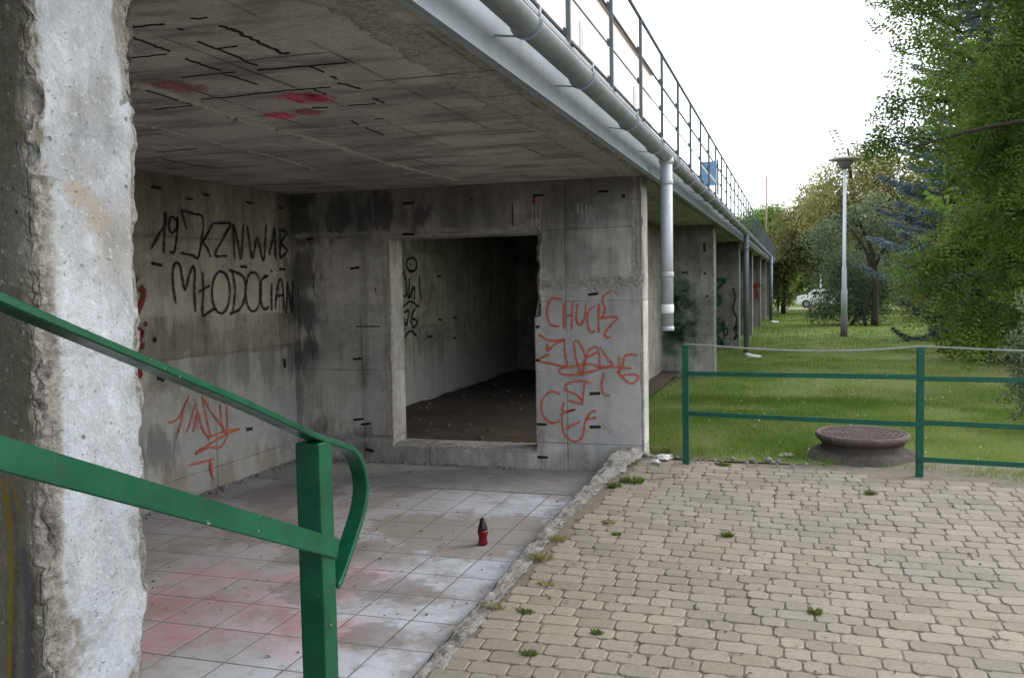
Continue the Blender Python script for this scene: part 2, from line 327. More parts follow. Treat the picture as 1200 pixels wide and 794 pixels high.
# lawn soil under the blades
g = G('lawn_ground', .95); x, y, z = g.xyz()
col = g.mix(g.ramp(g.noise(.6, 7, .65), (.35, 0.), (.65, 1.)), (.09, .165, .028), (.18, .215, .06))
col = g.mix(g.ramp(g.noise(.35, 6, .6, v=g.scaled((1, 1, 1), loc=(5, 2, 0))), (.5, 0.), (.68, .8)), col, (.15, .125, .06))
dry = g.near([(4.6, 16.5, 0, 2.6), (6, 21, 0, 4.5), (3.2, 9.2, 0, 1.3), (2.4, 7.6, 0, .8)], 1, 1.5, .9)
col = g.mix(g.math('MULTIPLY', dry, .75), col, (.17, .125, .075))
edge = g.rng(g.math('ADD', y, g.math('MULTIPLY', g.noise(5, 4), .4)), 7.75, 7.35); col = g.mix(g.math('MULTIPLY', edge, .8), col, (.15, .125, .09))
M['lawn'] = g.done(col, .97, g.bump(g.noise(14, 8, .7), .9, .05))
M['grass'] = attr_tint('grass_blades', (.087, .165, .024), (.29, .345, .098), .7, 0, trans=.35)
M['clover'] = simple('white_clover', (.68, .70, .62), .8, .1, 9, .1)
def leafmat(name, lo, hi, trans=.42): return attr_tint(name, lo, hi, .55, 0, trans=trans)
M['leaf_locust'] = leafmat('locust_leaves', (.026, .060, .013), (.215, .315, .07), .45)
M['leaf_deep'] = leafmat('deep_green_leaves', (.035, .07, .016), (.15, .20, .045))
M['leaf_gold'] = leafmat('yellow_green_leaves', (.13, .13, .05), (.36, .33, .14))
M['leaf_brown'] = leafmat('bronze_leaves', (.085, .085, .035), (.24, .22, .095))
M['leaf_fresh'] = leafmat('fresh_green_leaves', (.08, .15, .03), (.2, .30, .075)); M['moss'] = leafmat('joint_moss_leaves', (.06, .065, .025), (.15, .15, .06), .2); M['weed'] = leafmat('weed_leaves', (.05, .09, .02), (.14, .19, .06))
M['leaf_grey'] = leafmat('grey_green_leaves', (.07, .10, .055), (.25, .29, .19), .25)
M['leaf_blue'] = leafmat('blue_spruce_needles', (.065, .10, .115), (.23, .30, .34), .12)
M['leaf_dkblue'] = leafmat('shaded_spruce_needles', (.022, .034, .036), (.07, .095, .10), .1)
M['leaf_jun'] = leafmat('juniper_needles', (.05, .08, .05), (.17, .22, .13), .25)
M['leaf_red'] = leafmat('dry_red_leaves', (.11, .085, .05), (.20, .15, .10), .2)
M['spr_black'] = spray('black_spray_paint', (.014, .014, .015), .75, grain=60)
M['spr_black_faint'] = spray('faded_black_spray_paint', (.02, .02, .02), .9)
M['spr_orange'] = spray('orange_red_spray_paint', (.62, .13, .07), .85, grain=60)
M['spr_orange_haze'] = spray('orange_overspray', (.55, .20, .14), 1.0, grain=70, amp=2.6)
M['spr_black_haze'] = spray('black_overspray', (.03, .03, .03), 1.0, grain=70, amp=2.8)
M['spr_dkred'] = spray('dark_red_paint', (.18, .025, .018), .4)
M['spr_green'] = spray('green_spray_paint', (.02, .13, .085), .8, grain=9, endfade=.15)
M['spr_greenhaze'] = spray('thin_green_spray_paint', (.06, .12, .08), 1.0, grain=5, amp=2.)
M['spr_pink'] = spray('pink_spray_paint', (.92, .08, .22), 1.0, grain=11, amp=2.2)
M['spr_faintred'] = spray('faint_red_spray_paint', (.38, .13, .13), 1.0, grain=11, amp=2.4)
M['spr_red'] = spray('red_spray_paint', (.30, .04, .035), .9, grain=12, endfade=.3)
M['spr_yellow'] = spray('dull_yellow_paint', (.22, .165, .02), 1.0, grain=14, endfade=.1)
M['spr_blue'] = spray('dull_grey_blue_paint', (.10, .10, .125), 1.0, grain=14, endfade=.3)
M['spr_white'] = spray('white_drips', (.5, .5, .49), 1.0, grain=60, endfade=.4)

# ------------------------------------------------------------------ object helpers
def tag(o, label=None, cat=None, group=None, kind=None):
    if label: o['label'] = label
    if cat: o['category'] = cat
    if group: o['group'] = group
    if kind: o['kind'] = kind
    return o
def empty(name, loc, label, cat, group=None):
    o = bpy.data.objects.new(name, None); o.location = loc; COL.objects.link(o); o.empty_display_size = .2
    return tag(o, label, cat, group)
def link(name, me, mat, parent=None, origin=None):
    o = bpy.data.objects.new(name, me); COL.objects.link(o)
    if mat is not None and not me.materials: me.materials.append(mat)
    if parent is not None:
        off = Vector((0, 0, 0)); p = parent
        while p is not None: off += p.location; p = p.parent
        me.transform(Matrix.Translation(-off)); o.parent = parent
    elif origin is not None:
        me.transform(Matrix.Translation(-Vector(origin))); o.location = origin
    return o
class MB:
    """collects shapes (world coordinates) into one mesh"""
    def __init__(s): s.b = bmesh.new()
    def box(s, x0, x1, y0, y1, z0, z1, bev=0.):
        r = bmesh.ops.create_cube(s.b, size=1)
        bmesh.ops.scale(s.b, vec=(x1-x0, y1-y0, z1-z0), verts=r['verts'])
        bmesh.ops.translate(s.b, vec=((x0+x1)/2, (y0+y1)/2, (z0+z1)/2), verts=r['verts'])
        if bev: 
            ed = list({e for v in r['verts'] for e in v.link_edges}); bmesh.ops.bevel(s.b, geom=ed, offset=bev, segments=2, affect='EDGES', profile=.6)
        return s
    def bar(s, p, q, w, h, bev=0., up=(0, 0, 1)):
        p, q = Vector(p), Vector(q); d = (q-p); L = d.length; d.normalize()
        sx = d.cross(Vector(up)); 
        if sx.length < 1e-4: sx = Vector((1, 0, 0))
        sx.normalize(); uz = sx.cross(d)
        r = bmesh.ops.create_cube(s.b, size=1)
        bmesh.ops.scale(s.b, vec=(w, L, h), verts=r['verts'])
        mt = Matrix((sx, d, uz)).transposed().to_4x4(); mt.translation = (p+q)/2
        bmesh.ops.transform(s.b, matrix=mt, verts=r['verts'])
        if bev:
            ed = list({e for v in r['verts'] for e in v.link_edges}); bmesh.ops.bevel(s.b, geom=ed, offset=bev, segments=2, affect='EDGES')
        return s
    def tube(s, pts, rad, seg=10, cap=True, flat=None):
        """swept tube; rad number or list; flat=(w,h) gives a rectangular strap"""
        pts = [Vector(p) for p in pts]; n = len(pts)
        rad = rad if isinstance(rad, (list, tuple)) else [rad]*n
        rings = []; prev = None
        for i, p in enumerate(pts):
            t = (pts[min(i+1, n-1)]-pts[max(i-1, 0)]).normalized()
            if prev is None:
                a = Vector((1, 0, 0)) if abs(t.x) < .8 else Vector((0, 0, 1))
                u = (a-t*a.dot(t)).normalized()
            else: u = (prev-t*prev.dot(t)).normalized()
            prev = u; v = t.cross(u)
            if flat:
                hw, hh = flat[0]/2, flat[1]/2; c = min(hw, hh)*.35
                of = [(hw-c, hh), (hw, hh-c), (hw, -hh+c), (hw-c, -hh), (-hw+c, -hh), (-hw, -hh+c), (-hw, hh-c), (-hw+c, hh)]
                ring = [s.b.verts.new(p+u*a+v*b) for a, b in of]
            else: ring = [s.b.verts.new(p+(u*math.cos(k*2*math.pi/seg)+v*math.sin(k*2*math.pi/seg))*rad[i]) for k in range(seg)]
            rings.append(ring)
        for a, b in zip(rings, rings[1:]):
            for k in range(len(a)):
                f = s.b.faces.new((a[k], a[(k+1) % len(a)], b[(k+1) % len(a)], b[k])); f.smooth = not flat
        if cap:
            for r in (rings[0], rings[-1]):
                try: s.b.faces.new(r)
                except ValueError: pass
        return s
    def lathe(s, c, prof, seg=24, smooth=True):
        rings = [[s.b.verts.new((c[0]+r*math.cos(k*2*math.pi/seg), c[1]+r*math.sin(k*2*math.pi/seg), c[2]+z)) for k in range(seg)] for r, z in prof]
        for a, b in zip(rings, rings[1:]):
            for k in range(seg):
                f = s.b.faces.new((a[k], a[(k+1) % seg], b[(k+1) % seg], b[k])); f.smooth = smooth
        s.b.faces.new(rings[-1]); s.b.faces.new(rings[0][::-1]); return s
    def mesh(s, name):
        bmesh.ops.recalc_face_normals(s.b, faces=s.b.faces)
        me = bpy.data.meshes.new(name); s.b.to_mesh(me); s.b.free(); return me
    def build(s, name, mat, parent=None, origin=None): return link(name, s.mesh(name), mat, parent, origin)

def np_mesh(name, verts, faces, attrs=None, smooth=False):
    me = bpy.data.meshes.new(name); verts = np.asarray(verts, np.float32); faces = np.asarray(faces, np.int32)
    k = faces.shape[1]
    me.vertices.add(len(verts)); me.vertices.foreach_set('co', verts.ravel())
    me.loops.add(faces.size); me.loops.foreach_set('vertex_index', faces.ravel())
    me.polygons.add(len(faces)); me.polygons.foreach_set('loop_start', np.arange(0, faces.size, k, dtype=np.int32))
    me.polygons.foreach_set('use_smooth', np.full(len(faces), bool(smooth)))
    me.update(calc_edges=True)
    for nm, (dom, arr) in (attrs or {}).items():
        a = me.attributes.new(nm, 'FLOAT', dom); a.data.foreach_set('value', np.asarray(arr, np.float32).ravel())
    return me

def vnoise(p, seed=0):
    p = np.asarray(p, float); i = np.floor(p).astype(np.int64); f = p-i; f = f*f*(3-2*f)
    def h(a, b, c):
        n = (a*374761393+b*668265263+c*2147483647*3+seed*1274126177) & 0xffffffff
        n = ((n ^ (n >> 13))*1274126177) & 0xffffffff; return ((n ^ (n >> 16)) & 0xffff)/65535.
    r = 0
    for a in (0, 1):
        for b in (0, 1):
            for c in (0, 1):
                r = r+h(i[:, 0]+a, i[:, 1]+b, i[:, 2]+c)*np.where(a, f[:, 0], 1-f[:, 0])*np.where(b, f[:, 1], 1-f[:, 1])*np.where(c, f[:, 2], 1-f[:, 2])
    return r
def fnoise(p, oct=4, seed=0):
    p = np.asarray(p, float); r = 0; a = .5
    for k in range(oct): r = r+a*vnoise(p*2**k, seed+k); a *= .5
    return r

def solid(name, X, Y, Z, occ=None):
    """boundary mesh of the occupied cells of a non-uniform grid"""
    X, Y, Z = map(np.asarray, (X, Y, Z)); nx, ny, nz = len(X), len(Y), len(Z)
    cx, cy, cz = np.meshgrid((X[1:]+X[:-1])/2, (Y[1:]+Y[:-1])/2, (Z[1:]+Z[:-1])/2, indexing='ij')
    o = np.ones_like(cx, bool) if occ is None else occ(cx, cy, cz)
    P = np.pad(o, 1); F = []
    idx = lambda i, j, k: (i*ny+j)*nz+k
    for ax in range(3):
        sl = [slice(1, -1)]*3; a = [*sl]; b = [*sl]
        a[ax] = slice(0, -1); b[ax] = slice(1, None)
        A, B = P[tuple(a)], P[tuple(b)]
        for m_, flip in ((A & ~B, 0), (~A & B, 1)):
            i, j, k = np.nonzero(m_)
            if ax == 0: q = [idx(i, j, k), idx(i, j+1, k), idx(i, j+1, k+1), idx(i, j, k+1)]
            if ax == 1: q = [idx(i, j, k), idx(i, j, k+1), idx(i+1, j, k+1), idx(i+1, j, k)]
            if ax == 2: q = [idx(i, j, k), idx(i+1, j, k), idx(i+1, j+1, k), idx(i, j+1, k)]
            q = np.stack(q, 1); F.append(q[:, ::-1] if flip else q)
    F = np.concatenate(F); used, inv = np.unique(F, return_inverse=True)
    gx, gy, gz = np.meshgrid(X, Y, Z, indexing='ij')
    V = np.stack([gx.ravel(), gy.ravel(), gz.ravel()], 1)[used]
    return V, inv.reshape(F.shape)
def lin(a, b, step): return np.linspace(a, b, max(2, int(round((b-a)/step))+1))
def cat(*a): return np.unique(np.round(np.concatenate(a), 5))

def stroke(pts, width, smooth=4):
    """catmull-rom -> list of (point, halfwidth)"""
    P = [np.array(p, float) for p in pts]
    if len(P) == 2: P = [P[0], (P[0]+P[1])/2, P[1]]
    Q = [2*P[0]-P[1]]+P+[2*P[-1]-P[-2]]; out = []
    for i in range(1, len(Q)-2):
        for t in np.linspace(0, 1, smooth, endpoint=False):
            a, b, c, d = Q[i-1:i+3]
            out.append(.5*((2*b)+(-a+c)*t+(2*a-5*b+4*c-d)*t*t+(-a+3*b-3*c+d)*t**3))
    out.append(P[-1]); return out
def graffiti(name, mat, parent, strokes, axis, val, normal_sign, width, smooth=6, off=.003, label=None, halo=None):
    """paint strokes on the wall plane axis=val; points are given on the wall in metres (3-D)"""
    V, F, UV = [], [], []; nrm = np.zeros(3); nrm[axis] = normal_sign; lay = 0
    for st in strokes:
        wd = width
        if isinstance(st, tuple): st, wd = st
        path = stroke(st, wd, smooth); n = len(path); base = len(V); lay += 1
        for i, p in enumerate(path):
            t = path[min(i+1, n-1)]-path[max(i-1, 0)]; t = t/(np.linalg.norm(t)+1e-9)
            s_ = np.cross(nrm, t); w_ = wd*(.62+.6*random.random())*(1 if 0 < i < n-1 else .8)/2
            o = nrm*(off+lay*.00012)
            V += [p+s_*w_+o, p-s_*w_+o]; UV += [(i/n, 0), (i/n, 1)]
        F += [(base+2*i, base+2*i+1, base+2*i+3, base+2*i+2) for i in range(n-1)]
    me = np_mesh(name, np.array(V), np.array(F)); uv = me.uv_layers.new(name='UVMap')
    li = np.zeros(len(me.loops), np.int32); me.loops.foreach_get('vertex_index', li)
    uv.data.foreach_set('uv', np.array(UV, np.float32)[li].ravel())
    o = link(name, me, mat, parent)
    if label: o['label'] = label
    if halo: graffiti('overspray', halo, parent, strokes, axis, val, normal_sign, width*3.2, smooth, off*.4)
    return o
def spray_disc(name, mat, parent, centre, axis, sign, ra, rb, off=.004):
    ax = [k for k in range(3) if k != axis]; V, UV = [], []; nr, na = 6, 24; c = np.array(centre, float)
    for i in range(nr+1):
        for j in range(na):
            p = c.copy(); a = 2*math.pi*j/na; p[ax[0]] += ra*i/nr*math.cos(a); p[ax[1]] += rb*i/nr*math.sin(a); p[axis] += sign*off; V.append(p); UV.append((.5, .5+.5*i/nr))
    F = [(i*na+j, i*na+(j+1) % na, (i+1)*na+(j+1) % na, (i+1)*na+j) for i in range(nr) for j in range(na)]
    me = np_mesh(name, np.array(V), np.array(F)); uv = me.uv_layers.new(name='UVMap'); li = np.zeros(len(me.loops), np.int32); me.loops.foreach_get('vertex_index', li)
    uv.data.foreach_set('uv', np.array(UV, np.float32)[li].ravel()); return link(name, me, mat, parent)
def crop(ox, oy, sc, axis, val):
    """strokes traced on an enlarged view, put on the real wall plane"""
    return lambda pts: [on(axis, val, ox+a/sc, oy+b/sc) for a, b in pts]
def ell(cx, cy, rx, ry, n=12, a0=0., a1=2*math.pi): return [(cx+rx*math.sin(a0+(a1-a0)*k/n), cy-ry*math.cos(a0+(a1-a0)*k/n)) for k in range(n+1)]

# ------------------------------------------------------------------ ground
def lawn_z(x, y): return .165-.0145*(np.minimum(y, 85)-7.5)+.03*(vnoise(np.stack([np.asarray(x)*.5, np.asarray(y)*.5, np.zeros_like(x)], -1).reshape(-1, 3)).reshape(np.shape(x))-.5)
def pave_z(y): return .03+(y-3.3)*.035
XS = cat(lin(-300, -20, 40), lin(-20, -2, 3), [-2.22, -2.2], lin(-2, 14, .5), lin(14, 40, 4), lin(40, 300, 40))
YS = cat([7.42, 7.84, 7.86], lin(8, 24, .5), lin(24, 90, 3), lin(90, 700, 60))
gx, gy = np.meshgrid(XS, YS, indexing='ij'); gz = np.where(((gx < -2.21) & (gy < 68)) | ((gx < -1.26) & (gy < 7.85)), -1.0, lawn_z(gx, gy))
nx, ny = gx.shape; ii, jj = np.meshgrid(np.arange(nx-1), np.arange(ny-1), indexing='ij')
q = (ii*ny+jj).ravel(); F = np.stack([q, q+ny, q+ny+1, q+1], 1)
V = np.stack([gx.ravel(), gy.ravel(), gz.ravel()], 1)
tag(link('lawn', np_mesh('lawn', V, F, smooth=True), M['lawn']), kind='structure')
mb = MB(); mb.box(-300, 300, -300, 7.41, -1.2, -.22); tag(mb.build('ground', M['soil']), kind='structure')
mb = MB(); mb.box(-300, -14.2, 7.0, 400, .3, 2.6); tag(mb.build('terrain', M['lawn']), kind='structure')
mb = MB(); mb.box(-3.2, 1.6, 69, 73, -1.2, -.71); tag(mb.build('path', M['path']), kind='structure')

# pavers --------------------------------------------------------------------
def stones(rows, gap, bev, drop, zf, seed, cham, tilt=.011):
    """rows: list of (y0, y1, [x breaks]); 8-cornered stones with a worn bevel"""
    R = np.random.default_rng(seed); V, F8, F4, tint8, tint4 = [], [], [], [], []
    for y0, y1, xs in rows:
        for a, b in zip(xs, xs[1:]):
            x0, x1, u0, u1 = a+gap/2+R.uniform(0, .003), b-gap/2-R.uniform(0, .003), y0+gap/2+R.uniform(0, .002), y1-gap/2-R.uniform(0, .002)
            c = min(cham*R.uniform(.6, 1.4), (x1-x0)*.3, (u1-u0)*.35)
            o = [(x0+c, u0), (x1-c, u0), (x1, u0+c), (x1, u1-c), (x1-c, u1), (x0+c, u1), (x0, u1-c), (x0, u0+c)]
            cx, cy = (x0+x1)/2, (u0+u1)/2; tx, ty, dz = R.normal(0, tilt), R.normal(0, tilt), R.normal(0, tilt*.14)
            base = len(V); t = R.random()
            for k, (px, py) in enumerate(o):
                sx, sy = 1-bev*2/(x1-x0), 1-bev*2/(u1-u0); qx, qy = cx+(px-cx)*sx, cy+(py-cy)*sy
                V.append((qx, qy, zf(qx, qy)+dz+tx*(qx-cx)+ty*(qy-cy)))
            for px, py in o: V.append((px, py, zf(px, py)+dz-bev*.75+tx*(px-cx)+ty*(py-cy)))
            for px, py in o: V.append((px, py, zf(px, py)-drop))
            F8.append([base+k for k in range(8)]); tint8.append(t)
            for r in (0, 8):
                for k in range(8): F4.append([base+r+k, base+r+8+k, base+r+8+(k+1) % 8, base+r+(k+1) % 8]); tint4.append(t)
    me = bpy.data.meshes.new('stones'); me.vertices.add(len(V)); me.vertices.foreach_set('co', np.array(V, np.float32).ravel())
    L = np.concatenate([np.array(F8, np.int32).ravel(), np.array(F4, np.int32).ravel()]); n8, n4 = len(F8), len(F4)
    me.loops.add(len(L)); me.loops.foreach_set('vertex_index', L); me.polygons.add(n8+n4)
    me.polygons.foreach_set('loop_start', np.concatenate([np.arange(n8)*8, n8*8+np.arange(n4)*4]).astype(np.int32))
    me.polygons.foreach_set('use_smooth', np.zeros(n8+n4, bool)); me.update(calc_edges=True)
    a = me.attributes.new('tint', 'FLOAT', 'FACE'); a.data.foreach_set('value', np.array(tint8+tint4, np.float32))
    return me
def pzf(x, y): return pave_z(y)+.012*math.sin(x*1.3+y*.7)+.008*math.sin(y*2.1-x)+ (-.03*max(0, 1-((x+1.05)**2+(y-6.75)**2)/.03))
rows = []; R = np.random.default_rng(5); y = -2.0
while y < 7.6:
    left = -1.44+.235*max(0, min(1, (y-3.3)/4.3))+R.uniform(0, .05); right = 5.2
    yend = 7.5-.19*0
    xs = [left]; k = R.integers(0, 2)
    while xs[-1] < right:
        k ^= 1
        if R.random() < .25: k ^= 1
        xs.append(xs[-1]+(.172 if k else .108)*R.uniform(.96, 1.04))
    # far edge of the paving runs slightly towards the camera on the right
    lim = -1.1+(7.52-(y+.055))/.2*1.0
    xs = [v for v in xs if v < 1e9]
    out = [xs[0]]
    for v in xs[1:]:
        if y+.055 < 7.5-.2*(v+1.15)+.06*math.sin(v*7): out.append(v)
        else: break
    if len(out) > 1: rows.append((y, y+.110, out))
    y += .110
prows = rows; pv = stones(rows, .0045, .004, .05, pzf, 3, .017, .007)
# a few missing / sunken stones are left by the kerb
pave = link('paving', pv, M['paver']); tag(pave, kind='structure')
gx, gy = np.meshgrid(lin(-1.45, 5.45, .1), lin(-2, 7.6, .1), indexing='ij'); gz = np.vectorize(pzf)(gx, gy)-.006+.006*(fnoise(np.stack([gx*6, gy*6, gx*0], -1).reshape(-1, 3)).reshape(gx.shape)-.5)
nx, ny = gx.shape; ii, jj = np.meshgrid(np.arange(nx-1), np.arange(ny-1), indexing='ij'); q = (ii*ny+jj).ravel()
jb = link('pavement_joints', np_mesh('pavement_joints', np.stack([gx.ravel(), gy.ravel(), gz.ravel()], 1), np.stack([q, q+ny, q+ny+1, q+1], 1), smooth=True), M['joint']); tag(jb, kind='structure')

PYS = [14.8, 21.9, 29.1, 36.6, 44.2, 52.0, 59.5]
# tiled floor of the bay ------------------------------------------------------
rows = []; y = 1.62
ysl = [1.62]
while ysl[-1] < 6.6: ysl.append(ysl[-1]+.335)
for a, b in zip(ysl, ysl[1:]):
    xs = [-1.525]
    while xs[-1] > -4.5: xs.append(max(-4.53, xs[-1]-(.30 if len(xs) > 1 else .27)))
    rows.append((a, b, xs[::-1]))
tf = stones(rows, .007, .0008, .02, lambda x, y: 0., 8, .002, .0002)
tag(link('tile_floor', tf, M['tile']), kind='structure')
mb = MB(); mb.box(-4.53, -1.5, 1.575, ysl[-1], -.2, -.0011); tag(mb.build('floor_bed', M['grout']), kind='structure')
mb = MB(); mb.box(-4.53, -1.44, ysl[-1]+.003, 7.53, -.2, .004); tag(mb.build('screed_strip', M['screed']), kind='structure')
X = lin(-4.53, -1.75, .12); Y = lin(7.83, 14.75, .12); gx, gy = np.meshgrid(X, Y, indexing='ij')
gz = .085+.04*(fnoise(np.stack([gx*2.2, gy*2.2, gx*0], -1).reshape(-1, 3), 5).reshape(gx.shape)-.5)
nx, ny = gx.shape; ii, jj = np.meshgrid(np.arange(nx-1), np.arange(ny-1), indexing='ij'); q = (ii*ny+jj).ravel()
tag(link('dirt_floor', np_mesh('dirt_floor', np.stack([gx.ravel(), gy.ravel(), gz.ravel()+.12], 1)-np.array([0, 0, .05]), np.stack([q, q+ny, q+ny+1, q+1], 1), smooth=True), M['inner_floor']), kind='structure')
mb = MB()
for k in range(len(PYS)-1):
    ya, yb = PYS[k]+.285, PYS[k+1]-.005; za, zb = [float(lawn_z(np.array([-1.9]), np.array([v]))[0])+.012 for v in (ya, yb)]
    f = [mb.b.verts.new(p) for p in ((-4.53, ya, za), (-1.85, ya, za), (-1.85, yb, zb), (-4.53, yb, zb))]; mb.b.faces.new(f)
tag(mb.build('undercroft_floor', M['inner_floor']), kind='structure')

# broken concrete kerb between tiles and pavers
Ys = lin(1.7, 7.5, .02); Us = np.linspace(0, 1, 15)
V = []
for yy in Ys:
    t = max(0, min(1, (yy-3.3)/4.2)); x0 = -1.53; x1 = -1.385+.2*max(0, (yy-5.2)/2.3)**1.5
    up = max(0, (yy-6.55)/.95); 
    for u in Us:
        xx = x0+(x1-x0)*u
        zz = -.03+(pave_z(yy)+.012+.03)*(min(1, u*3.2)**.7)+(.045*up*math.sin(math.pi*min(1, u*1.0)))
        V.append((xx, yy, zz))
V = np.array(V); nn = fnoise(V*np.array([14, 9, 14]), 5, 3)-.47; n2 = fnoise(V*40, 3, 5)-.45
amp = np.where(V[:, 1] > 6.5, .085, .05)
V[:, 2] += nn*amp+n2*.022; V[:, 0] += (fnoise(V*9, 4, 8)-.45)*.06*np.repeat([1]*len(Ys), 15)
n_u = 15; ii, jj = np.meshgrid(np.arange(len(Ys)-1), np.arange(n_u-1), indexing='ij'); q = (ii*n_u+jj).ravel()
k = link('broken_kerb', np_mesh('broken_kerb', V, np.stack([q, q+1, q+n_u+1, q+n_u], 1)), M['kerb']); tag(k, kind='structure')

# ------------------------------------------------------------------ concrete structure
CEIL = 2.52
def chip_solid(V, F, edges, depth, reach, seed, extra=None):
    """bite chips out near the listed vertical/horizontal edges; edges: functions -> distance, inward direction"""
    chip = np.zeros(len(V)); V0 = V.copy()
    n1 = fnoise(V0*np.array([9, 9, 5]), 4, seed); n2 = fnoise(V0*45, 3, seed+9); n3 = fnoise(V0*np.array([1.2, 1.2, 2.2]), 3, seed+20)
    for dist, inward, rmul in edges:
        d = dist(V0); r = reach*rmul*(.25+1.6*np.clip(n3*1.25-.12, 0, 1)+.6*(n1-.45))
        w_ = np.clip(1-d/np.maximum(r, .004), 0, 1); k_ = np.where(r > .006, w_, 0)
        amt = depth*rmul*np.sqrt(k_)*(.35+1.1*n1+.7*(n2-.4))
        V += np.outer(np.clip(amt, 0, None), inward); chip = np.maximum(chip, np.clip(k_*1.6, 0, 1))
    return V, chip
def concrete_obj(name, V, F, chip, mat, label, cat_, group=None):
    o = link(name, np_mesh(name, V, F, {'chip': ('POINT', chip)}), mat, origin=(float(V[:, 0].mean()), float(V[:, 1].min()), float(V[:, 2].min())))
    return tag(o, label, cat_, group)

# near wall end (the big pale column at the left of the view)
XE, Y0, Y1 = -1.30, 1.305, 1.588
V, F = solid('c', cat(lin(-4.5, -1.62, .35), lin(-1.62, -1.42, .012), lin(-1.42, XE, .0055)), lin(Y0, Y1, .006), cat(lin(-.2, .6, .05), lin(.6, 2.4, .0075), [CEIL]))
V0 = V.copy()
V, chip = chip_solid(V, F, [
    (lambda p: np.hypot(p[:, 0]-XE, (p[:, 1]-Y0)), np.array([-.5, .8, 0]), .32),
    (lambda p: np.hypot(p[:, 0]-XE, (p[:, 1]-Y1)), np.array([-.7, -.55, 0]), .35)], .020, .05, 4)
# rougher bands: lower face worn to aggregate, upper right corner broken open
zz, yy = V0[:, 2], V0[:, 1]
onend = (V0[:, 0] > XE-.004)
nb = fnoise(V0*np.array([5, 9, 4]), 4, 33)
worn = np.clip((1.33-zz)*1.6+(nb-.45)*2.2-.15, 0, 1)*.55
worn = np.maximum(worn, np.clip(1-((Y1-yy)/.075)+(nb-.5)*1.5, 0, 1)*(zz > 2.02+.2*(nb-.5)))
worn = np.maximum(worn, np.clip(1-((yy-Y0)/(.06+.045*np.clip(1.62-zz, 0, 1))) + (nb-.45)*1.3, 0, 1)*(zz < 1.86))
worn = worn*onend
V[:, 0] -= worn*(.034*fnoise(V0*24, 3, 50)+.022*fnoise(V0*70, 2, 52)-.012)
V[:, 0] += onend*((fnoise(V0*np.array([4, 7, 4]), 4, 61)-.47)*.016+(fnoise(V0*55, 3, 66)-.45)*.007*np.clip((1.55-zz)*1.5+(nb-.4), 0.1, 1))
chip = np.maximum(chip, worn)
for ye, sgn, amt in ((Y0, 1, .030), (Y1, -1, .026)):
    cw = np.clip(1-np.hypot(V0[:, 0]-XE, V0[:, 1]-ye)/.035, 0, 1)
    V[:, 1] += sgn*cw*amt*(1.5*np.clip(fnoise(V0*np.array([6, 6, 11]), 4, 95)-.40, 0, 1)+1.0*np.clip(fnoise(V0*42, 3, 97)-.42, 0, 1))*2.0
    V[:, 0] -= cw*.02*np.clip(fnoise(V0*30, 3, 99)-.35, 0, 1)*2; chip = np.maximum(chip, cw*1.2*(fnoise(V0*np.array([6, 6, 11]), 4, 95) > .47))
V[:, 1] += (V0[:, 2]-2.2)*.031                      # the old wall end leans a little out of plumb
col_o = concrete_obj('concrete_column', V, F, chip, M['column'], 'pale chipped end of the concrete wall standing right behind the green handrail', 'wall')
graffiti('yellow_paint', M['spr_yellow'], col_o, [([on(1, Y0-.05, 6, 560), on(1, Y0-.05, 14, 640), on(1, Y0-.05, 12, 800)], .028), ([on(1, Y0-.05, 14, 560), on(1, Y0-.05, 26, 600)], .012)], 1, Y0-.052, -1, .05)
graffiti('blue_grey_paint', M['spr_blue'], col_o, [([on(1, Y0-.05, 28, 640), on(1, Y0-.05, 34, 700), on(1, Y0-.05, 33, 800)], .03)], 1, Y0-.052, -1, .05)

mb = MB(); mb.box(-4.5, -1.35, -3.9, -.9, -.3, CEIL-.004, .02); tag(mb.build('column_light_blocker', M['pier'], None, (-2.9, -2.4, -.3)), 'added unseen concrete block under the near end of the deck, keeping light off the column', 'wall')  # added out of view to block light from the column's near face
# long side wall at the back of the bays
V, F = solid('s', [-4.85, -4.55], cat([1.575], lin(1.8, 15, .15), lin(16, 64, 4)), cat([-.3], lin(0, CEIL-.003, .15)))
V[:, 0] += (fnoise(V*1.5, 4, 3)-.47)*.02
side = concrete_obj('side_wall', V, F, np.zeros(len(V)), M['wall_in'], 'long stained concrete wall at the back of the bays with black lettering', 'wall')

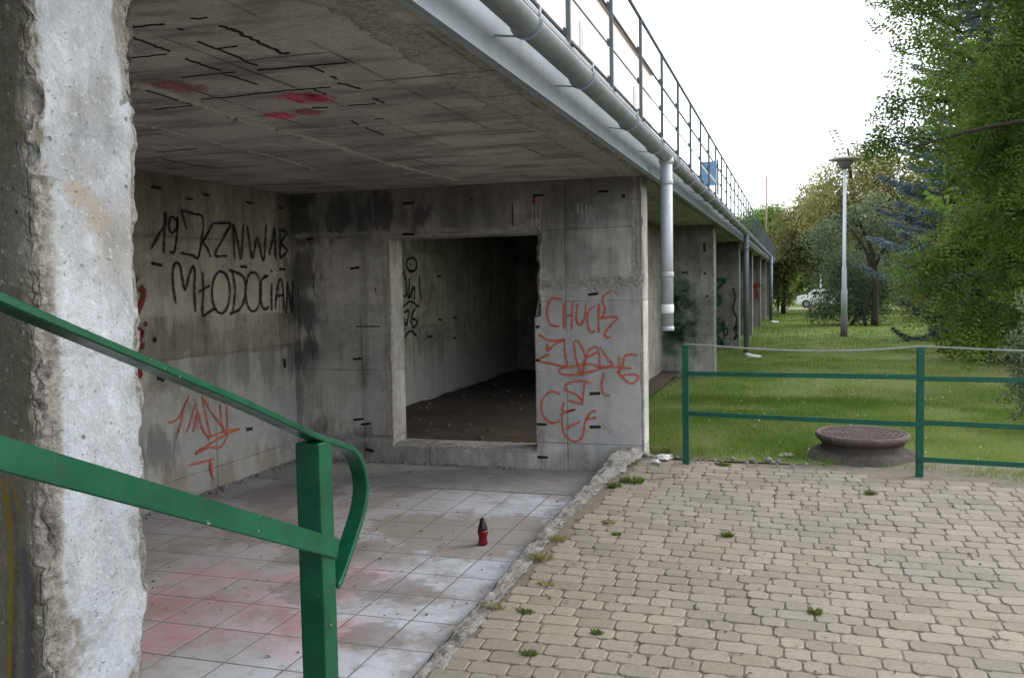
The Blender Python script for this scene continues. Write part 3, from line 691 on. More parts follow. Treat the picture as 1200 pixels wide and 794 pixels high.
# cross wall with doorway
WY, WT = 7.545, .27
dx0, dx1, dz0, dz1 = -3.53, -2.165, .18, 2.07
def occ(x, y, z): return ~((x > dx0) & (x < dx1) & (z > dz0) & (z < dz1))
V, F = solid('w', cat(lin(-4.545, dx0, .03), lin(dx0, dx1, .03), lin(dx1, -1.2, .014)), lin(WY, WY+WT, .018), cat([-.25], lin(0, dz0, .03), lin(dz0, dz1, .014), lin(dz1, CEIL-.003, .03)), occ)
V0 = V.copy()
def seg(x, z, sx, lo, hi):
    return lambda p: np.hypot(p[:, 0]-x, p[:, 1]-WY)+np.where((p[:, 2] < lo) | (p[:, 2] > hi), 1, 0)
V, chip = chip_solid(V, F, [
    (seg(dx1, 0, 1, 1.35, 2.09), np.array([.95, .4, 0]), 2.0), (seg(dx1, 0, 1, .2, 1.35), np.array([.8, .4, 0]), .35),
    (seg(dx0, 0, 1, .15, 2.1), np.array([-.8, .4, 0]), .6),
    (lambda p: np.hypot(p[:, 0]+1.2, p[:, 1]-WY), np.array([-.6, .5, 0]), .55), (lambda p: np.hypot(p[:, 0]+1.2, p[:, 1]-WY-WT), np.array([-.6, -.5, 0]), .5),
    (lambda p: np.hypot(p[:, 2]-dz1, p[:, 1]-WY)+np.where((p[:, 0] < dx0) | (p[:, 0] > dx1), 1, 0), np.array([0, .5, .7]), .8),
    (lambda p: np.hypot(p[:, 2]-dz0, p[:, 1]-WY)+np.where((p[:, 0] < dx0) | (p[:, 0] > dx1), 1, 0), np.array([0, .5, -.7]), .8)], .03, .05, 14)
nw = np.clip(1-np.abs(V0[:, 0]-dx1)/.085, 0, 1)*np.clip((V0[:, 2]-1.38)/.25, 0, 1)*(V0[:, 2] < 2.2)
nq = fnoise(V0*np.array([3, 6, 10]), 4, 91); V[:, 0] += nw*np.clip(nq-.22, 0, 1)*.13; chip = np.maximum(chip, np.clip(nw*1.3*(nq > .3), 0, 1))
fr = (np.abs(V0[:, 1]-WY) < .004)
nb = fnoise(V0*np.array([7, 3, 9]), 4, 71)
band = np.clip(1-np.abs(V0[:, 2]-1.63)/.10+(nb-.5)*1.9, 0, 1)*np.clip((V0[:, 0]-dx1)*12, 0, 1)*.9
strip = np.clip(1-np.abs(V0[:, 0]+1.27)/.05+(nb-.5)*1.2, 0, 1)*np.clip((V0[:, 2]-1.3)*2, 0, 1)*.7
lint = np.clip(1-np.abs(V0[:, 2]-2.13)/.06+(nb-.55)*2.4, 0, 1)*(V0[:, 0] < -2.2)*.7
foot = np.clip(1-np.abs(V0[:, 2]-.2)/.09+(nb-.55)*2.0, 0, 1)*(V0[:, 0] < -3.4)*.8
rb = np.maximum.reduce([band, strip, lint, foot])*fr
V[:, 1] += rb*(.003+.020*fnoise(V0*28, 4, 80)); chip = np.maximum(chip, rb*.8)
cross = concrete_obj('cross_wall', V, F, chip, M['wall_cross'], 'grey concrete cross wall with square doorway and orange graffiti beside it', 'wall')
cr = crop(620, 320, 3.607, 1, WY)
S = [[(140, 110), (95, 108), (75, 160), (90, 215), (128, 226)], [(150, 122), (148, 180), (150, 238)], [(185, 118), (182, 180), (180, 242)], [(150, 182), (182, 176)],
     [(205, 128), (200, 190), (212, 218), (235, 190), (240, 128)], [(278, 140), (252, 160), (248, 215), (262, 250), (280, 240)],
     [(348, 76), (318, 95), (312, 122), (322, 150), (312, 180), (290, 192)], [(297, 128), (294, 190), (296, 252)], [(290, 192), (372, 186), (330, 238), (322, 268), (345, 272)],
     [(40, 258), (90, 285), (152, 280), (110, 300), (80, 328), (78, 300)], [(150, 280), (152, 340), (160, 392), (110, 385), (42, 368), (85, 342)],
     [(152, 388), (128, 412), (150, 428), (220, 425), (298, 402), (250, 384), (140, 402)], [(190, 290), (200, 360), (222, 430), (232, 400), (240, 360), (222, 310), (205, 286), (190, 290)],
     [(240, 352), (262, 318), (292, 318), (300, 392)], [(226, 430), (236, 365), (292, 332)], [(300, 310), (325, 350), (352, 386), (302, 404)], [(298, 396), (360, 396), (432, 402)],
     [(380, 348), (383, 430)], [(458, 344), (408, 348), (392, 402), (378, 420), (430, 466), (462, 442), (448, 428), (396, 430)], [(318, 420), (308, 470), (316, 510), (342, 516)],
     [(266, 466), (222, 454), (162, 466), (156, 492), (205, 516), (226, 550), (165, 536)], [(236, 460), (224, 552)],
     [(132, 510), (92, 500), (55, 540), (60, 600), (95, 630), (132, 625)], [(150, 545), (143, 582), (196, 575), (150, 590), (132, 602)], [(140, 600), (146, 670), (188, 710), (226, 690), (240, 622), (262, 588), (286, 580)],
     [(238, 616), (286, 610)], [(145, 660), (216, 626)]]
graffiti('orange_graffiti', M['spr_orange'], cross, [cr(s_) for s_ in S], 1, WY, -1, .028, label='orange spray lettering reading CHUCK over looping tags')
cr3 = crop(640, 170, 1, 1, WY)
graffiti('white_drips', M['spr_white'], cross, [([on(1, WY, x_, y0_), on(1, WY, x_+.5, y1_)], .02) for x_, y0_, y1_ in ((624, 237, 262), (628, 240, 262), (633, 230, 258), (677, 238, 250), (682, 238, 256), (687, 240, 262), (692, 241, 254))], 1, WY, -1, .02)
graffiti('red_stain', M['spr_red'], cross, [([on(1, WY, 626, 229), on(1, WY, 626, 240)], .035), ([on(1, WY, 632, 231), on(1, WY, 633, 246)], .02)], 1, WY, -1, .03)
def slots(parent, axis, val, sign, pix, name='tie_slots'):
    mb = MB()
    for x0, y0, x1, y1, th in pix:
        p, q_ = on(axis, val, x0, y0), on(axis, val, x1, y1); o = np.zeros(3); o[axis] = sign*.002
        up = (0, -1, 0) if axis != 1 else (0, -1, 0)
        mb.bar(p+o, q_+o, th, .006, up=tuple(np.eye(3)[axis]))
    return mb.build(name, M['dark'], parent)
def S3(ox, oy, sc, L): return [(ox+a/sc, oy+b/sc, ox+c/sc, oy+d/sc, t) for a, b, c, d, t in L]
slots(cross, 1, WY, -1, S3(400, 265, 3, [(32, 150, 63, 145, .018), (42, 467, 72, 464, .02), (44, 680, 78, 676, .022), (868, 241, 902, 236, .022), (684, 354, 697, 352, .022), (684, 470, 697, 471, .022), (874, 588, 910, 586, .024), (688, 695, 722, 696, .022), (874, 705, 912, 704, .024), (690, 810, 726, 812, .022), (52, 352, 136, 352, .01), (120, 215, 122, 235, .008)])
      + S3(340, 200, 3.97, [(525, 152, 578, 150, .022), (525, 296, 578, 295, .022), (1130, 116, 1180, 114, .02), (75, 320, 110, 318, .018), (285, 456, 322, 448, .02), (840, 133, 850, 134, .016), (1033, 150, 1036, 255, .009), (108, 480, 112, 580, .006)])
      + S3(440, 180, 3.75, [(975, 166, 1025, 166, .02), (1082, 186, 1098, 187, .03)]) + [(423, 497, 435, 496, .02), (428, 526, 438, 528, .03)])

# unseen wall added to keep daylight out of the second bay
V, F = solid('pt', [-2.2, -2.05], cat(lin(10.8, 14.79, .3)), cat(lin(0, CEIL-.003, .3)))
concrete_obj('room_light_blocker', V, F, np.zeros(len(V)), M['pier'], 'added unseen concrete wall that darkens the room behind the doorway from its outer side', 'wall')
# piers further along
PY = PYS
PIER_L = ['second concrete cross wall behind the hanging downpipe, washed with thin green spray', 'third cross wall with jagged green letters on its face, beside the tall grey-blue downpipe', 'fourth cross wall, narrow grey strip just past the tall grey-blue downpipe',
          'fifth cross wall marked with a dull red blot', 'sixth cross wall seen as a thin strip before the farther shoe-ended downpipe', 'seventh cross wall just past the farther shoe-ended downpipe', 'last cross wall closing the far end of the row']
piers = []
for i, yy in enumerate(PY):
    st = .05 if i == 0 else .12
    V, F = solid('p', cat(lin(-4.545, -1.5, .3), lin(-1.5, -1.2, .03)), lin(yy, yy+.28, .03), cat([-.8], lin(-.1, CEIL-.003, st)))
    V, chip = chip_solid(V, F, [(lambda p: np.hypot(p[:, 0]+1.2, p[:, 1]-yy), np.array([-.6, .5, 0]), .5)], .03, .05, 30+i)
    piers.append(concrete_obj('pier_wall', V, F, chip, M['pier'], PIER_L[i], 'wall', 'cross walls along the row of bays'))
c2 = crop(740, 180, 3.31, 1, PY[0])
for px_, py_, ra_, rb_ in ((788, 372, .55, .55), (797, 345, .35, .45), (792, 395, .5, .4)): spray_disc('green_haze', M['spr_greenhaze'], piers[0], on(1, PY[0], px_, py_), 1, -1, ra_, rb_)
slots(piers[0], 1, PY[0], -1, S3(740, 180, 3.31, [(195, 462, 218, 460, .03), (280, 465, 290, 464, .03), (195, 532, 218, 530, .03), (288, 552, 300, 552, .03), (282, 345, 284, 380, .04)]))
c3 = crop(740, 180, 3.31, 1, PY[1])
graffiti('green_graffiti', M['spr_green'], piers[1], [(c3(s_), wd) for s_, wd in (([(322, 490), (355, 488), (358, 498), (326, 528)], .13), ([(322, 530), (335, 550), (346, 578), (322, 588)], .13), ([(322, 625), (330, 640), (346, 640)], .1), ([(322, 662), (357, 660), (328, 700)], .15), ([(322, 690), (340, 715), (354, 738), (325, 728)], .14))], 1, PY[1], -1, .1)
graffiti('black_scrawl', M['spr_black_faint'], piers[1], [c3(s_) for s_ in (ell(365, 690, 8, 14), [(352, 655), (362, 720)], [(395, 520), (402, 560), (394, 600), (408, 640), (398, 690)], [(392, 680), (410, 670), (400, 720), (412, 700)])], 1, PY[1], -1, .07)
graffiti('red_blot', M['spr_red'], piers[3], [([on(1, PY[3], 885, 332), on(1, PY[3], 889, 337)], .4), ([on(1, PY[3], 886, 340), on(1, PY[3], 887, 350)], .2)], 1, PY[3], -1, .3)

# side wall writing
SX = -4.55
# wall bumps outwards by <1 cm, so the paint sits on a plane just clear of it
PX_ = SX+.008
cs = crop(150, 200, 3.97, 0, PX_)
S = [[(106, 366), (142, 300), (176, 240), (174, 190)], [(174, 192), (170, 290), (165, 386)], [(226, 232), (200, 214), (190, 258), (205, 290), (226, 262), (229, 215), (228, 300), (214, 378), (194, 376)],
     [(272, 272), (260, 225), (252, 188), (300, 200), (346, 216), (346, 300), (326, 402), (300, 394), (245, 382)], [(396, 242), (372, 290), (346, 334)], [(348, 332), (368, 360), (386, 402)],
     [(400, 246), (440, 244), (476, 250), (440, 320), (405, 392), (460, 396)], [(497, 412), (492, 330), (490, 252), (510, 330), (526, 412), (532, 330), (536, 250)],
     [(554, 256), (565, 330), (580, 406), (600, 312), (616, 370), (632, 416), (638, 330), (642, 250)], [(656, 392), (670, 330), (681, 268), (684, 330), (686, 412)],
     [(706, 268), (708, 340), (706, 408)], [(706, 274), (738, 290), (712, 336), (740, 372), (706, 408)],
     [(222, 616), (210, 540), (208, 470), (220, 430), (240, 440), (252, 500), (264, 556), (280, 500), (300, 446), (310, 470), (308, 560), (314, 656)],
     [(346, 468), (350, 560), (346, 668), (372, 660), (402, 640)], [(328, 564), (378, 534)], ell(432, 565, 42, 98), [(486, 470), (498, 560), (486, 664)], [(468, 460), (535, 492), (547, 570), (522, 640), (474, 666)],
     ell(582, 562, 36, 92), [(652, 488), (622, 508), (614, 590), (632, 642), (656, 630)], [(668, 522), (667, 590), (668, 652)], [(664, 462), (668, 470)], [(684, 642), (692, 560), (704, 508), (718, 524), (724, 644)], [(690, 582), (722, 580)],
     [(734, 662), (738, 590), (740, 520), (752, 590), (762, 662), (764, 590), (766, 510)]]
graffiti('black_lettering', M['spr_black'], side, [cs(s_) for s_ in S], 0, PX_, 1, .034, label='black painted letters 19 JKZNW 18 over MLODOCIAN')
S = [[(30, 520), (16, 556), (18, 590)], [(56, 540), (72, 570), (64, 610), (50, 640), (26, 670)], [(16, 740), (50, 748), (66, 752), (40, 790)]]
graffiti('dark_red_graffiti', M['spr_dkred'], side, [(cs(s_), .075) for s_ in S]+[(cs([(48, 490), (36, 520)]), .02), (cs([(84, 700), (82, 725)]), .03)], 0, PX_, 1, .07)
cs2 = crop(150, 400, 3.97, 0, PX_)
graffiti('dark_red_graffiti', M['spr_dkred'], side, [(cs2([(62, 16), (74, 26)]), .07), (cs2([(26, 110), (40, 140), (66, 160)]), .07), (cs2([(40, 120), (60, 145)]), .06)], 0, PX_, 1, .07)
S = [[(188, 376), (215, 370), (242, 346), (264, 300), (286, 254)], [(234, 428), (248, 370), (262, 318)], [(274, 424), (296, 360), (318, 290), (325, 410)], [(345, 250), (362, 340), (385, 442)], [(350, 258), (390, 330), (446, 402)],
     [(428, 288), (434, 350), (440, 400), (462, 432)], [(460, 298), (463, 370), (462, 444)], [(375, 446), (440, 420), (520, 404)], [(520, 406), (440, 440), (318, 518), (380, 490), (430, 492), (462, 440)], [(384, 548), (384, 600), (402, 642)], [(288, 572), (340, 560), (400, 545)],
     [(305, 420), (325, 330), (345, 400), (380, 455)]]
graffiti('orange_graffiti', M['spr_orange'], side, [cs2(s_) for s_ in S]+[(cs2([(318, 520), (345, 500)]), .05), (cs2([(385, 560), (392, 620)]), .045)], 0, PX_, 1, .024)
slots(side, 0, PX_, 1, S3(150, 200, 3.97, [(110, 76, 152, 82, .022), (350, 110, 378, 116, .02), (700, 172, 720, 175, .02), (110, 430, 158, 440, .024), (524, 446, 552, 448, .022), (704, 458, 730, 458, .022), (548, 146, 575, 152, .018), (272, 130, 300, 134, .015), (122, 775, 128, 795, .03)])
      + S3(150, 400, 3.97, [(552, 408, 578, 405, .028), (138, 165, 168, 180, .03), (728, 80, 730, 120, .03)]))
ci = crop(340, 200, 3.97, 0, PX_)
S = [ell(565, 436, 24, 32), [(532, 470), (516, 500), (520, 570), (542, 576), (536, 482)], [(556, 498), (552, 592), (576, 540), (578, 602)], [(600, 490), (604, 560), (612, 604)], [(520, 640), (560, 608), (598, 634)], [(526, 682), (540, 720), (552, 650), (530, 660)],
     [(582, 640), (564, 680), (592, 700), (574, 728), (560, 690)], [(530, 776), (560, 744), (588, 768)], [(482, 480), (484, 560), (480, 640)]]
graffiti('black_scrawl', M['spr_black'], side, [ci(s_) for s_ in S], 0, PX_, 1, .045)
slots(side, 0, PX_, 1, S3(340, 200, 3.97, [(686, 490, 700, 492, .03), (690, 690, 705, 694, .03), (760, 682, 775, 684, .03), (760, 776, 772, 778, .03), (640, 770, 660, 772, .03)]), 'inner_tie_slots')

# deck
deck = empty('deck', (-1.06, 1.3, CEIL), 'long concrete deck roofing the bays, stained grey underside', 'deck')
mb = MB(); mb.box(-14, -1.062, -4, 66, CEIL, 2.72); mb.build('slab', M['ceiling'], deck)
mb = MB(); mb.box(-1.06, -1.052, -4, 66, 2.465, 2.725); mb.box(-1.085, -1.060, -4, 66, 2.462, 2.474); mb.box(-1.05, -1.044, -4, 66, 2.463, 2.48)
mb.build('fascia_beam', M['galv'], deck)
mb = MB(); mb.box(-1.25, -.985, -4, 66, 2.726, 2.745); mb.build('edge_flashing', M['galv'], deck)
# mortar ridges and open joints of the soffit
def soffit_path(pix, jit=.01, sub=8):
    P = [on(2, CEIL, *p) for p in pix]; out = []
    for a, b in zip(P, P[1:]):
        for t in np.linspace(0, 1, sub, endpoint=False): out.append(a+(b-a)*t+rng.normal(0, jit, 3)*np.array([1, 1, 0]))
    out.append(P[-1]); return out
def sp(L): return [(150+a/3.97, b/3.97) for a, b in L]
mb = MB()
for L, r in (([(0, 380), (150, 410), (330, 480), (490, 540)], .022), ([(500, 550), (680, 590)], .018), ([(700, 600), (900, 655), (1190, 750)], .014), ([(30, 575), (170, 600), (290, 636)], .009), ([(350, 648), (480, 680)], .009), ([(560, 700), (720, 740), (880, 790)], .007), ([(1190, 750), (1400, 805), (1540, 834)], .016)):
    P = soffit_path(sp(L), .008, 12); mb = MB(); mb.tube(P, [max(.004, r*(.45+.85*random.random())) for _ in P], 7); mb.build('mortar_ridge', M['ridge'], deck)
mb = MB()
for L, th in (([(430, 118), (500, 140), (600, 190), (720, 250), (750, 245)], .03), ([(325, 192), (420, 228), (600, 303)], .022), ([(410, 226), (510, 213)], .01), ([(0, 165), (130, 212), (190, 238)], .022), ([(260, 270), (330, 292), (430, 328)], .018),
              ([(600, 325), (760, 312), (1020, 290)], .014), ([(840, 305), (910, 335)], .02), ([(945, 355), (975, 366)], .02), ([(980, 385), (1080, 412)], .028), ([(450, 345), (520, 365), (600, 392)], .018), ([(345, 462), (560, 440), (730, 420), (940, 405)], .012), ([(865, 415), (915, 438)], .018),
              ([(745, 455), (810, 478)], .02), ([(860, 500), (930, 498)], .014), ([(0, 124), (170, 110)], .012), ([(0, 270), (180, 250)], .01), ([(1040, 560), (1070, 580)], .02), ([(1100, 592), (1190, 628)], .02), ([(1145, 458), (1190, 478)], .03), ([(1020, 490), (1150, 480)], .012), ([(250, 360), (500, 335)], .008),
              ([(160, 740), (300, 766), (420, 782)], .018), ([(130, 708), (320, 690)], .01), ([(130, 508), (300, 490)], .01), ([(0, 395), (120, 430), (320, 495)], .02), ([(300, 86), (370, 80)], .01), ([(235, 134), (258, 138)], .02), ([(1150, 555), (1190, 550)], .012)):
    P = [p-np.array([0, 0, .0015]) for p in soffit_path(sp(L), .004, 6)]
    mb = MB(); mb.tube(P, 1, flat=(th*.5, .004), cap=True); mb.build('open_joint', M['dark'], deck)
for n_, px_, py_, ra_, rb_ in (('pink_spray', 352, 114, .13, .17), ('pink_spray', 331, 135, .10, .12), ('pink_spray', 372, 114, .09, .14), ('faint_red_spray', 205, 100, .13, .16), ('faint_red_spray', 362, 131, .08, .12)):
    spray_disc(n_, M['spr_pink' if n_ == 'pink_spray' else 'spr_faintred'], deck, on(2, CEIL, px_, py_), 2, -1, ra_, rb_)

# gutter
gut = empty('rain_gutter', (-.945, 1.3, 2.6), 'long galvanised half-round gutter hung along the deck edge', 'gutter')
prof = []; b = bmesh.new(); gr = .049; gl = [(-1*gr*math.cos(a), -gr*math.sin(a)) for a in np.linspace(-.5, math.pi+.15, 20)]
ysg = cat(lin(-4, 66, 2.0)); rings = [[b.verts.new((-.93+u, yy, 2.597+v)) for u, v in gl] for yy in ysg]
for A, B in zip(rings, rings[1:]):
    for k in range(len(A)-1): f = b.faces.new((A[k], A[k+1], B[k+1], B[k])); f.smooth = True
me = bpy.data.meshes.new('gutter_channel'); b.to_mesh(me); b.free()
o = link('gutter_channel', me, M['galv_dark'], gut); md = o.modifiers.new('t', 'SOLIDIFY'); md.thickness = .004
def bracket_mesh(yy):
    mb = MB(); pts = [(-.93+(gr+.004)*-math.cos(a), yy, 2.597-(gr+.004)*math.sin(a)) for a in np.linspace(-.35, math.pi+.1, 14)]
    pts = [(-1.045, yy, 2.585)]+pts[3:] if False else pts
    mb.tube(pts, 1, flat=(.024, .004)); mb.bar((-1.05, yy, 2.56), (-.965, yy, 2.548), .02, .004); mb.tube([(-.93+gr, yy, 2.60), (-.925+gr, yy, 2.645)], .005, 6); return mb
br0 = None
for i in range(44):
    yy = 2.05+1.08*i+(.1*math.sin(i*2.3))
    if br0 is None: br0 = bracket_mesh(yy).build('gutter_bracket', M['galv'], gut); y00 = yy
    else: c = br0.copy(); COL.objects.link(c); c.parent = gut; c.location = (0, yy-y00, 0)

# deck railing
rail = empty('deck_railing', (-1.0, 1.0, 2.745), 'thin dark steel railing running along the top of the deck', 'railing')
post = None; npost = 0
for i in range(60):
    yy = 1.0+1.05*i
    if post is None:
        mb = MB(); mb.box(-1.010, -.990, yy-.010, yy+.010, 2.747, 3.432); mb.box(-1.03, -.97, yy-.03, yy+.03, 2.7455, 2.752)
        for z_ in (2.81, 3.02, 3.23): mb.box(-1.022, -1.0125, yy-.02, yy+.02, z_-.018, z_+.018)
        post = mb.build('post', M['rail_grey'], rail)
    else: c = post.copy(); COL.objects.link(c); c.parent = rail; c.location = (0, 1.05*i, 0)
for z_, t in ((2.81, .012), (3.02, .006), (3.23, .011)):
    mb = MB(); mb.box(-1.0225-t, -1.0225, -3, 64, z_-t/2, z_+t/2); mb.build('rail', M['rail_black'], rail)
mb = MB(); mb.box(-1.010, -.99, -3, 64, 3.4325, 3.443); mb.build('top_rail', M['rail_grey'], rail)
# mesh panel on the far part
mb = MB()
for k in range(150):
    yy = 36+.16*k; mb.bar((-1.045, yy, 2.76), (-1.045, yy, 3.42), .008, .008)
mb.build('bar_infill', M['rail_black'], rail)

# sign on railing
sg = empty('railing_sign', (-.93, 11.6, 2.9), 'small blue board with white diagonal stripes fixed to the deck railing', 'sign')
p0, p1 = on(1, 11.6, 821, 190), on(1, 11.6, 840, 217)
x0, x1, z0, z1 = p0[0], p1[0], p1[2], p0[2]
mb = MB(); mb.box(x0, x1, 11.59, 11.604, z0, z1, .002); mb.build('board', M['sign_blue'], sg)
mb = MB()
for a, bb in (((.02, .90), (.48, .48)), ((.52, .5), (.96, .12))):
    mb.bar((x0+(x1-x0)*a[0], 11.587, z0+(z1-z0)*a[1]), (x0+(x1-x0)*bb[0], 11.587, z0+(z1-z0)*bb[1]), .02, .003, up=(0, 1, 0))
mb.build('white_stripe', M['white'], sg)
mb = MB(); mb.box(x1+.004, x1+.022, 11.588, 11.606, z0-.12, z1+.02); mb.box(x1-.03, x1+.0035, 11.606, 11.612, z1-.06, z1-.045); mb.box(x1-.03, x1+.0035, 11.606, 11.612, z0+.04, z0+.055); mb.build('bracket', M['rail_black'], sg)

# downpipes
def pipe(name, yy, ztop, zbot, r, mat, label, shoe=True, hang=False, x=-.93):
    o = empty(name, (x, yy, zbot), label, 'downpipe')
    mb = MB(); mb.tube([(x, yy, ztop), (x, yy, zbot+(.12 if shoe else 0))], r, 18)
    if not hang and shoe: pass
    mb.build('pipe', mat, o)
    for zc in ((ztop-.16, zbot+.42) if hang else (ztop-.3, zbot+1.2)):
        mb = MB(); mb.lathe((x, yy, zc), [(r+.003, -.02), (r+.006, -.012), (r+.006, .012), (r+.003, .02)], 18); mb.build('collar', mat, o)
    if hang:
        mb = MB(); mb.lathe((x, yy, zbot+.155), [(r+.001, -.035), (r+.004, -.02), (r+.004, .02), (r+.001, .035)], 18); mb.build('white_tape', M['white'], o)
        mb = MB(); mb.lathe((x, yy, zbot-.015), [(r+.001, .0), (r+.006, .005), (r+.006, .03), (r+.001, .035)], 18); mb.build('spout', mat, o)
        mb = MB(); mb.lathe((x, yy, ztop), [(r, -.03), (r+.012, .0), (r+.004, .03)], 18); mb.build('funnel', mat, o)
    elif shoe:
        mb = MB(); mb.tube([(x, yy, zbot+.125), (x+.02, yy, zbot+.07), (x+.13, yy-.02, zbot+.03), (x+.30, yy-.03, zbot+.01)], [r, r, r, r*1.05], 14); mb.build('shoe', M['white'] if True else mat, o)
    return o
pipe('downpipe', 7.0, 2.56, 1.27, .048, M['galv_new'], 'bright galvanised downpipe hanging from the gutter and ending in mid-air', False, True)
pipe('downpipe', 19.4, 2.56, -.03, .055, M['blue_steel'], 'tall grey-blue downpipe reaching the grass on a pale foot', True)
pipe('downpipe', 40.5, 2.56, -.32, .075, M['blue_steel'], 'farther dark downpipe with a pale shoe kicking onto the lawn', True, x=-.90)
pipe('downpipe', 60.0, 2.56, -.6, .075, M['blue_steel'], 'farthest slim downpipe at the end of the row of bays', True, x=-.90)

# pavilion on the deck
pav = empty('pavilion', (-4.5, 12, 2.72), 'pale pink building with red-brown eave standing on the deck behind the railing', 'building')
mb = MB(); mb.box(-6.5, -2.56, 4, 17.2, 2.724, 5.5); mb.build('wall', M['facade'], pav)
mb = MB(); mb.box(-6.7, -2.52, 3.8, 17.25, 5.501, 5.57); mb.build('roof', M['eave'], pav)
wn = None
for i in range(6):
    yy = 5.2+2.0*i
    mb = MB(); mb.box(-2.557, -2.54, yy, yy+1.1, 3.9, 4.9); o = mb.build('window', M['white'], pav)
    mb = MB(); mb.box(-2.539, -2.532, yy+.06, yy+1.04, 3.96, 4.84); mb.build('pane', M['facade'], o)

# ------------------------------------------------------------------ near handrail (stairs)
hr = empty('handrail', (-1.05, 1.82, -.03), 'green painted steel handrail sloping down to its curled end in the foreground', 'handrail')
mb = MB(); mb.box(-1.092, -1.03, 1.797, 1.858, pave_z(1.8)-.02, 1.292, .004); mb.build('post', M['green'], hr)
mb = MB(); mb.box(-1.074, -1.03, -.60, -.555, pave_z(-.6)-.02, 2.262, .004); mb.build('post', M['green'], hr)
def rz(y): return 1.306-.405*(y-1.8)
P = [(-1.05, yy, rz(yy)+.004*math.sin(yy*5)) for yy in np.linspace(-.9, 1.80, 28)]
curl = [tuple(on(0, -1.05, *p)[1:]) for p in ((397, 522), (411, 530), (420, 550), (423, 573), (419, 600), (411, 626), (403, 650), (396, 670), (390, 684))]+[(1.866, .94)]
cs_ = stroke([(P[-3][1], P[-3][2]), (P[-1][1], P[-1][2])]+curl, 1, 5)
mb = MB(); mb.tube(P[:-3]+[(-1.05, a, b_) for a, b_ in cs_], 1, flat=(.042, .014)); mb.build('top_rail', M['green'], hr)
mb = MB(); mb.bar((-1.0265, -.9, 1.017-.437*(-.9-1.882)), (-1.0265, 1.862, 1.030), .008, .046, .002); mb.build('lower_rail', M['green'], hr)
mb = MB(); mb.lathe((-1.028, 1.822, .86), [(.004, 0), (.004, .002)], 8); 
mb.build('bolt', M['bare_steel'], hr)

# ------------------------------------------------------------------ fence
fe = empty('pipe_fence', (.9, 7.15, .17), 'low green steel railing fence between the paving and the lawn', 'fence')
fx = [-.825, .897, 2.62, 4.34]; fy = [7.295, 7.15, 7.0, 6.86]
for i, (x_, y_) in enumerate(zip(fx, fy)):
    mb = MB(); mb.box(x_-.025, x_+.025, y_-.025, y_+.025, .05, 1.122, .004); mb.build('post', M['green2'], fe)
def rails(i, z0, z1, h, mat, name, sag=0., t=.008, front=True):
    a, b_ = (fx[i]+.026*(1 if not front else 0), fy[i]-(.0295 if front else 0), z0), (fx[i+1], fy[i+1]-(.0295 if front else 0), z1)
    mb = MB(); P = [tuple(a[k]+(b_[k]-a[k])*t_-(sag*math.sin(math.pi*t_) if k == 2 else 0) for k in range(3)) for t_ in np.linspace(0, 1, 15)]
    for p_, q_ in zip(P, P[1:]): mb.bar(p_, q_, t, h)
    mb.build(name, mat, fe)
for i in range(3):
    rails(i, .895, .905, .036, M['green2'], 'middle_rail'); rails(i, .572, .556, .036, M['green2'], 'lower_rail')
    if i > 0: rails(i, .298, .29, .036, M['green2'], 'bottom_rail')
mb = MB(); P = []
for i in range(3):
    for t_ in np.linspace(0, 1, 14, endpoint=False):
        P.append((fx[i]+(fx[i+1]-fx[i])*t_, fy[i]+(fy[i+1]-fy[i])*t_, 1.126+.004-(.045 if i == 0 else .03)*math.sin(math.pi*t_**1.2)**.9))
mb.tube(P, 1, flat=(.012, .020)); mb.build('top_rail', M['bare_steel'], fe)

# manhole
mh = empty('manhole', (.55, 7.82, .15), 'raised concrete manhole with a rusty round iron cover behind the fence', 'manhole')
mb = MB(); mb.lathe((.545, 7.82, .14), [(.45, -.12), (.435, .01), (.42, .03), (.40, .075), (.37, .095), (.315, .105), (.312, .185)], 40); me = mb.mesh('ring')
co = np.zeros(len(me.vertices)*3, np.float32); me.vertices.foreach_get('co', co); co = co.reshape(-1, 3)
c0 = np.array([.545, 7.82, 0]); d = co-c0; k_ = 1+(fnoise(co*np.array([7, 7, 3]), 4, 2)-.47)*.22; co[:, :2] = (c0+d*k_[:, None])[:, :2]; co[:, 2] += (fnoise(co*11, 3, 4)-.45)*.03
me.vertices.foreach_set('co', co.ravel()); link('concrete_ring', me, M['cone'], mh)
mb = MB(); mb.lathe((.545, 7.82, .33), [(.33, -.03), (.35, -.005), (.366, .008), (.366, .032), (.360, .043), (.335, .043), (.332, .034)], 48); mb.build('cover_frame', M['rust'], mh)
mb = MB(); mb.lathe((.545, 7.82, .366), [(.328, -.03), (.328, .0)], 40, False)
for ring in range(1, 8):
    nst = ring*7
    for s_ in range(nst):
        a = s_*2*math.pi/nst+ring*.2; rr = ring*.043
        if rr < .31: cx, cy = .545+rr*math.cos(a), 7.82+rr*math.sin(a); mb.box(cx-.013, cx+.013, cy-.013, cy+.013, .3661, .374)
mb.build('cover', M['rust'], mh)

# candle lantern
cx, cy = -1.866, 5.255
cl = empty('grave_candle', (cx, cy, .003), 'red grave candle with pointed black lid standing on the tiles', 'candle')
mb = MB(); mb.lathe((cx, cy, .004), [(.026, 0), (.031, .004), (.031, .012), (.027, .03), (.027, .052), (.033, .072), (.034, .084), (.029, .096)], 20); mb.build('glass', M['red_wax'], cl)
mb = MB(); mb.lathe((cx, cy, .1005), [(.0305, 0), (.031, .006), (.027, .022), (.020, .045), (.0165, .062), (.010, .071), (.003, .074)], 20); mb.build('lid', M['black_lid'], cl)

